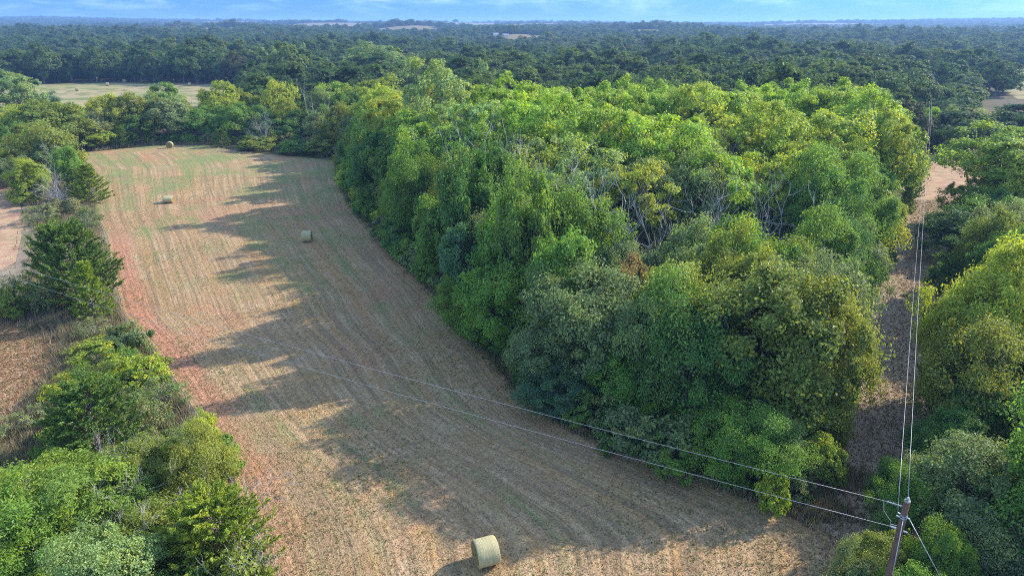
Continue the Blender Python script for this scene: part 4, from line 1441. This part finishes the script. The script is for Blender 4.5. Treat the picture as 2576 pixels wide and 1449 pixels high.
# thinner cover on the far pastures' slopes
thin = 0.5 + 0.5 * np.sin(far2[:, 0] / 260 + 2 * np.sin(far2[:, 1] / 420)) * np.sin(far2[:, 1] / 330)
far2 = far2[(r2.random(len(far2)) < 0.22 + 0.95 * thin)]
gap = np.sin(far1[:, 0] / 68 + 1.9 * np.sin(far1[:, 1] / 150)) * np.sin(far1[:, 1] / 92 + 1.3 * np.sin(far1[:, 0] / 210))
far1 = far1[gap < 0.86]
pts = np.concatenate([rest, far1[~open_land(far1[:, 0], far1[:, 1])], far2[~open_land(far2[:, 0], far2[:, 1])]])
n1 = len(rest) + int((~open_land(far1[:, 0], far1[:, 1])).sum())
stand_h = 1 + 0.22 * np.sin(pts[:, 0] / 47 + 1.7 * np.sin(pts[:, 1] / 83)) * np.sin(pts[:, 1] / 61 + 0.8) + 0.12 * np.sin(pts[:, 0] / 19 + pts[:, 1] / 23)
sc = np.empty((len(pts), 3))
w_ = 0.85 + 0.75 * r2.random(len(pts)) ** 1.4; w_[n1:] *= r2.uniform(1.5, 2.6, len(pts) - n1)
sc[:, 0] = w_; sc[:, 1] = w_ * r2.uniform(0.9, 1.1, len(pts)); sc[:, 2] = np.where(np.arange(len(pts)) < n1, w_ * r2.uniform(0.65, 0.92, len(pts)), r2.uniform(0.8, 1.25, len(pts)))
sc[:, 2] *= stand_h
rt_ = np.zeros((len(pts), 3)); rt_[:, 2] = r2.uniform(0, 6.28, len(pts))
me = new_mesh('far_woods', np.c_[pts, terrain(pts[:, 0], pts[:, 1]) - 0.3], [], [], [M_WOOD])
set_attr(me, 'size', sc, 'FLOAT_VECTOR'); set_attr(me, 'turn', rt_, 'FLOAT_VECTOR')
fw = link('far_woods', me)
tag(fw, 'dense dark woods stretching to the horizon', 'woods', kind='stuff')
ng = bpy.data.node_groups.new('far_woods', 'GeometryNodeTree')
ng.interface.new_socket('Geometry', in_out='INPUT', socket_type='NodeSocketGeometry')
ng.interface.new_socket('Geometry', in_out='OUTPUT', socket_type='NodeSocketGeometry')
gi = ng.nodes.new('NodeGroupInput'); go = ng.nodes.new('NodeGroupOutput')
gti = ng.nodes.new('GeometryNodeGeometryToInstance')
protos = [next(o for o in C.objects if o.type == 'MESH' and o.data == w[1]) for w in WOODS]
for o in reversed(protos):
    n = ng.nodes.new('GeometryNodeObjectInfo')
    n.transform_space = 'ORIGINAL'
    n.inputs['Object'].default_value = o
    ng.links.new(n.outputs['Geometry'], gti.inputs[0])
iop = ng.nodes.new('GeometryNodeInstanceOnPoints')
iop.inputs['Pick Instance'].default_value = True
ng.links.new(gi.outputs[0], iop.inputs['Points'])
ng.links.new(gti.outputs[0], iop.inputs['Instance'])
rv = ng.nodes.new('FunctionNodeRandomValue'); rv.data_type = 'INT'
for s_ in rv.inputs:
    if s_.name == 'Max' and s_.type == 'INT': s_.default_value = len(protos) - 1
    if s_.name == 'Min' and s_.type == 'INT': s_.default_value = 0
iout = next(s_ for s_ in rv.outputs if s_.type == 'INT')
ng.links.new(iout, iop.inputs['Instance Index'])
for nm, sock in (('size', 'Scale'), ('turn', 'Rotation')):
    na_ = ng.nodes.new('GeometryNodeInputNamedAttribute'); na_.data_type = 'FLOAT_VECTOR'
    na_.inputs['Name'].default_value = nm
    ng.links.new(next(s_ for s_ in na_.outputs if s_.enabled and s_.name == 'Attribute'), iop.inputs[sock])
ng.links.new(iop.outputs[0], go.inputs[0])
fw.modifiers.new('woods', 'NODES').node_group = ng

# round trees standing free on the far pasture, and the farm
for px, Y, s_, lab in [(437, 1290, 1.5, 'leftmost of three dark round trees standing on the distant pasture'), (476, 1280, 1.6, 'middle one of three dark round trees on the distant pasture'), (540, 1285, 1.6, 'rightmost of three dark round trees on the distant pasture')]:
    X = (px - 1288) / FPX * Y * 0.934
    o = link('woodland_tree', WOODS[0][1], None, (X, Y, float(terrain(X, Y))), (0, 0, px), (s_, s_, s_ * 0.95))
    tag(o, lab, 'tree', 'round trees on the distant pasture')
for dx, dy, wx, wy, hh, lab in [(0, 0, 11, 6, 2.8, 'long white farm building far off on the pale pasture'), (19, 6, 7, 6, 3.2, 'white farm house right of the long building'), (33, -4, 8, 5, 2.4, 'small white shed at the right end of the farm')]:
    bx, by = -42 + dx, 1030 + dy
    z0 = float(terrain(bx, by)) + 0.2
    root = link('farm_building', None, None, (bx, by, z0))
    tag(root, lab, 'building', 'far farm buildings')
    b = Build(); b.box((0, 0, hh / 2), (wx, wy, hh)); link('wall', b.mesh('wall', [M_WALLW]), root)
    b = Build()
    a_ = wx / 2 + 0.4; c_ = wy / 2 + 0.4
    b.add([(-a_, -c_, hh), (a_, -c_, hh), (a_, c_, hh), (-a_, c_, hh), (-a_, 0, hh + 2.2), (a_, 0, hh + 2.2)], [(0, 1, 5, 4), (2, 3, 4, 5), (0, 4, 3), (1, 2, 5), (3, 2, 1, 0)])
    link('roof', b.mesh('roof', [M_ROOF]), root)
mx, my = (1482 - 1288) / FPX * 3900 * 0.934, 3900
b = Build(); z0 = float(terrain(mx, my))
for a_ in (0, 2.1, 4.2):
    b.tube([(mx + 1.2 * math.cos(a_), my + 1.2 * math.sin(a_), z0), (mx + 0.5 * math.cos(a_), my + 0.5 * math.sin(a_), z0 + 58)], 0.5, 4)
for k in range(12):
    zz = z0 + 4 + k * 4.4
    b.tube([(mx - 1, my, zz), (mx + 1, my, zz + 2)], 0.2, 3)
tag(link('radio_mast', b.mesh('radio_mast', [M_STEEL])), 'thin radio mast standing on the horizon', 'mast')

# ------------------------------------------------------------------ stubble and dry grass
def grass_mesh(name, X, Y, h, w, tint, material, r_, z=0.02, blades=3, lay=0.5):
    n = len(X)
    X = np.repeat(X, blades) + r_.normal(0, 0.05, n * blades); Y = np.repeat(Y, blades) + r_.normal(0, 0.05, n * blades)
    h = np.repeat(h, blades) * r_.uniform(0.6, 1.2, n * blades); w = np.repeat(w, blades)
    t3 = np.repeat(tint, blades * 3, 0)
    a = r_.uniform(0, 6.28, n * blades); l = r_.uniform(0, 6.28, n * blades); k = r_.uniform(0.1, lay, n * blades)
    Z = np.full(n * blades, z)
    dx, dy = np.cos(a) * w / 2, np.sin(a) * w / 2
    V = np.stack([np.c_[X - dx, Y - dy, Z], np.c_[X + dx, Y + dy, Z], np.c_[X + np.cos(l) * h * k, Y + np.sin(l) * h * k, Z + h]], 1).reshape(-1, 3)
    me = new_mesh(name, V, np.arange(3 * n * blades), np.full(n * blades, 3), [material])
    set_attr(me, 'tint', t3, 'FLOAT_COLOR')
    return me


def grass_material(name):
    m, t, out = mat(name)
    a = attr(t, 'tint')
    leafy(t, out, a.outputs['Color'], 0.25, 0.8, 0.1)
    return m


M_GRASS = grass_material('dry_grass_blade')
r3 = np.random.default_rng(3)
n = 95000
yy = Yn + (r3.random(n) ** 1.7) * (125 - Yn)
s_ = r3.random(n)
xx = left_edge(yy) + s_ * (right_edge(yy) - left_edge(yy))
clump = np.sin(xx * 1.1 + 2 * np.sin(yy * 0.37)) * np.sin(yy * 0.9 + xx * 0.3) + 0.6 * np.sin(s_ * 95)
keep = r3.random(n) < 0.6 + 0.2 * clump
xx, yy = xx[keep], yy[keep]
n = len(xx)
green = (np.sin(xx * 0.31 + 1.7 * np.sin(yy * 0.13)) * np.sin(yy * 0.21 + 0.6) + r3.normal(0, 0.45, n)) > 0.42
tint = np.where(green[:, None], np.array([0.23, 0.24, 0.095]), np.array([0.41, 0.30, 0.165])) * r3.uniform(0.65, 1.2, (n, 1))
tint = np.c_[tint, np.ones(n)]
hs = r3.uniform(0.025, 0.075, n) * (1 + 0.6 * green)
tag(link('hay_stubble', grass_mesh('hay_stubble', xx, yy, hs, r3.uniform(0.03, 0.08, n), tint, M_GRASS, r3, 0.03, 3, 1.6)),
    'short straw stubble and green regrowth on the mown field', 'stubble', kind='stuff')


def grass_along(name, pts, width, n, hmin, hmax, cols, label, blades=4, wmin=0.04, wmax=0.09):
    pts = np.asarray(pts, float)
    seg = np.r_[0, np.cumsum(np.hypot(*np.diff(pts, axis=0).T))]
    t = r3.random(n) * seg[-1]
    X = np.interp(t, seg, pts[:, 0]) + r3.normal(0, width, n); Y = np.interp(t, seg, pts[:, 1]) + r3.normal(0, width, n)
    keep = np.sin(X * 1.3 + np.sin(Y)) * np.sin(Y * 1.1) + r3.normal(0, 0.5, n) > -0.3
    keep &= ~((X > left_edge(Y) - 0.25) & (X < right_edge(Y) - 0.6) & (Y < 150) & (np.full(len(X), name == 'dry_grass')))
    X, Y = X[keep], Y[keep]
    c = np.array(cols)[r3.integers(len(cols), size=len(X))] * r3.uniform(0.7, 1.2, (len(X), 1))
    o = link(name, grass_mesh(name, X, Y, r3.uniform(hmin, hmax, len(X)), r3.uniform(wmin, wmax, len(X)), np.c_[c, np.ones(len(X))], M_GRASS, r3, 0.0, blades, 0.45))
    tag(o, label, 'grass', kind='stuff')


hedge = [tuple(map(float, ground(*p))) for p in [(560, 1400), (470, 1180), (400, 1050), (330, 930), (260, 830), (225, 770), (210, 700), (200, 600), (190, 520), (200, 450)]]
DRY = [(0.30, 0.245, 0.175), (0.24, 0.20, 0.15), (0.33, 0.26, 0.16), (0.16, 0.17, 0.08)]
grass_along('dry_grass', np.array(hedge) - [0.8, 0], 1.9, 48000, 0.35, 1.0, DRY, 'tall dry grey grass along the hedge left of the mown field')
cross = [tuple(map(float, ground(*p))) for p in [(-60, 770), (80, 780), (180, 800), (250, 830)]]
grass_along('dry_grass', cross, 1.2, 14000, 0.4, 1.0, DRY, 'tall dry grass strip above the red stubble field')
grass_along('dry_grass', [tuple(map(float, ground(*p))) for p in [(-60, 1300), (20, 1180), (70, 1100), (130, 1020), (190, 950), (215, 880)]], 0.9, 12000, 0.3, 0.9, DRY, 'dusty dry grass on the red field side of the near hedge')
lower = [tuple(map(float, ground(*p))) for p in [(1400, 1075), (1600, 1160), (1800, 1235), (1950, 1290), (2080, 1290), (2150, 1200)]]
grass_along('dry_grass', lower, 0.75, 9000, 0.15, 0.6, [(0.33, 0.25, 0.16), (0.36, 0.28, 0.17), (0.24, 0.17, 0.11), (0.19, 0.20, 0.08)], 'dry weedy grass along the lower rim of the grove')
gedge = np.c_[right_edge(np.arange(44, 139, 2.0)) + 0.2, np.arange(44, 139, 2.0)]
grass_along('field_edge_grass', gedge, 0.45, 9000, 0.12, 0.5, [(0.11, 0.14, 0.045), (0.18, 0.17, 0.08), (0.25, 0.20, 0.12)], 'weedy grass fringe between mown field and grove')
fedge = np.c_[np.arange(-92, -36, 2.0), FARY(np.arange(-92, -36, 2.0)) + 0.3]
grass_along('field_edge_grass', fedge, 0.7, 5000, 0.3, 0.9, DRY, 'dry grass fringe along the far edge of the mown field', 3, 0.08, 0.14)
n = 16000
yy = 22 + r3.random(n) ** 1.3 * 84
xx = path_x(yy) + r3.normal(0, 0.6, n) * path_w(yy) * 1.25
c = np.array([(0.33, 0.235, 0.15), (0.25, 0.18, 0.12), (0.16, 0.16, 0.07)])[r3.choice(3, n, p=[.5, .35, .15])] * r3.uniform(0.7, 1.2, (n, 1))
tag(link('path_grass', grass_mesh('path_grass', xx, yy, r3.uniform(0.04, 0.16, n), r3.uniform(0.04, 0.1, n), np.c_[c, np.ones(n)], M_GRASS, r3, 0.02, 3, 1.4)), 'sparse dry grass and litter on the mown path', 'grass', kind='stuff')
redp = np.array(RED)
cx = r3.uniform(redp[:, 0].min(), redp[:, 0].max(), 60000); cy = r3.uniform(redp[:, 1].min(), redp[:, 1].max(), 60000)
k_ = inside(RED, cx, cy) & (cx > -52)
cx, cy = cx[k_], cy[k_]
n = len(cx)
c = np.array([(0.40, 0.27, 0.15), (0.36, 0.20, 0.12), (0.22, 0.19, 0.09)])[r3.choice(3, n, p=[.55, .3, .15])] * r3.uniform(0.65, 1.2, (n, 1))
tag(link('red_field_stubble', grass_mesh('red_field_stubble', cx, cy, r3.uniform(0.05, 0.15, n), r3.uniform(0.05, 0.12, n), np.c_[c, np.ones(n)], M_GRASS, r3, 0.02, 3, 1.5)), 'dry stubble on the red field left of the hedge', 'stubble', kind='stuff')

# ------------------------------------------------------------------ labels: tell look-alikes apart by their order in the picture
ORD = ['first', 'second', 'third', 'fourth', 'fifth', 'sixth', 'seventh', 'eighth', 'ninth', 'tenth', 'eleventh', 'twelfth']
by = {}
for rec in PLANTED:
    by.setdefault(rec[1], []).append(rec)
for lab, recs in by.items():
    if 1 < len(recs) <= 12:
        recs.sort(key=lambda q_: q_[2])
        for k, (o, _, px, py) in enumerate(recs):
            o['label'] = f'{ORD[k]} from left: {lab}' if len(recs) > 2 else f'{("left one", "right one")[k]} of two: {lab}'
            if not o.get('group'):
                o['group'] = lab

# ------------------------------------------------------------------ haze
b = Build()
b.box((0, 3000, 36), (13200, 7600, 80))
mh = bpy.data.materials.new('haze'); mh.use_nodes = True
th = mh.node_tree; th.nodes.clear()
ho = nn(th, 'ShaderNodeOutputMaterial')
pv = nn(th, 'ShaderNodeVolumePrincipled')
pv.inputs['Color'].default_value = (0.33, 0.57, 1.0, 1)
pv.inputs['Density'].default_value = 0.00021
pv.inputs['Anisotropy'].default_value = 0.2
wire(th, pv.outputs[0], ho.inputs['Volume'])
hz = link('haze', b.mesh('haze', [mh]))
tag(hz, kind='stuff')
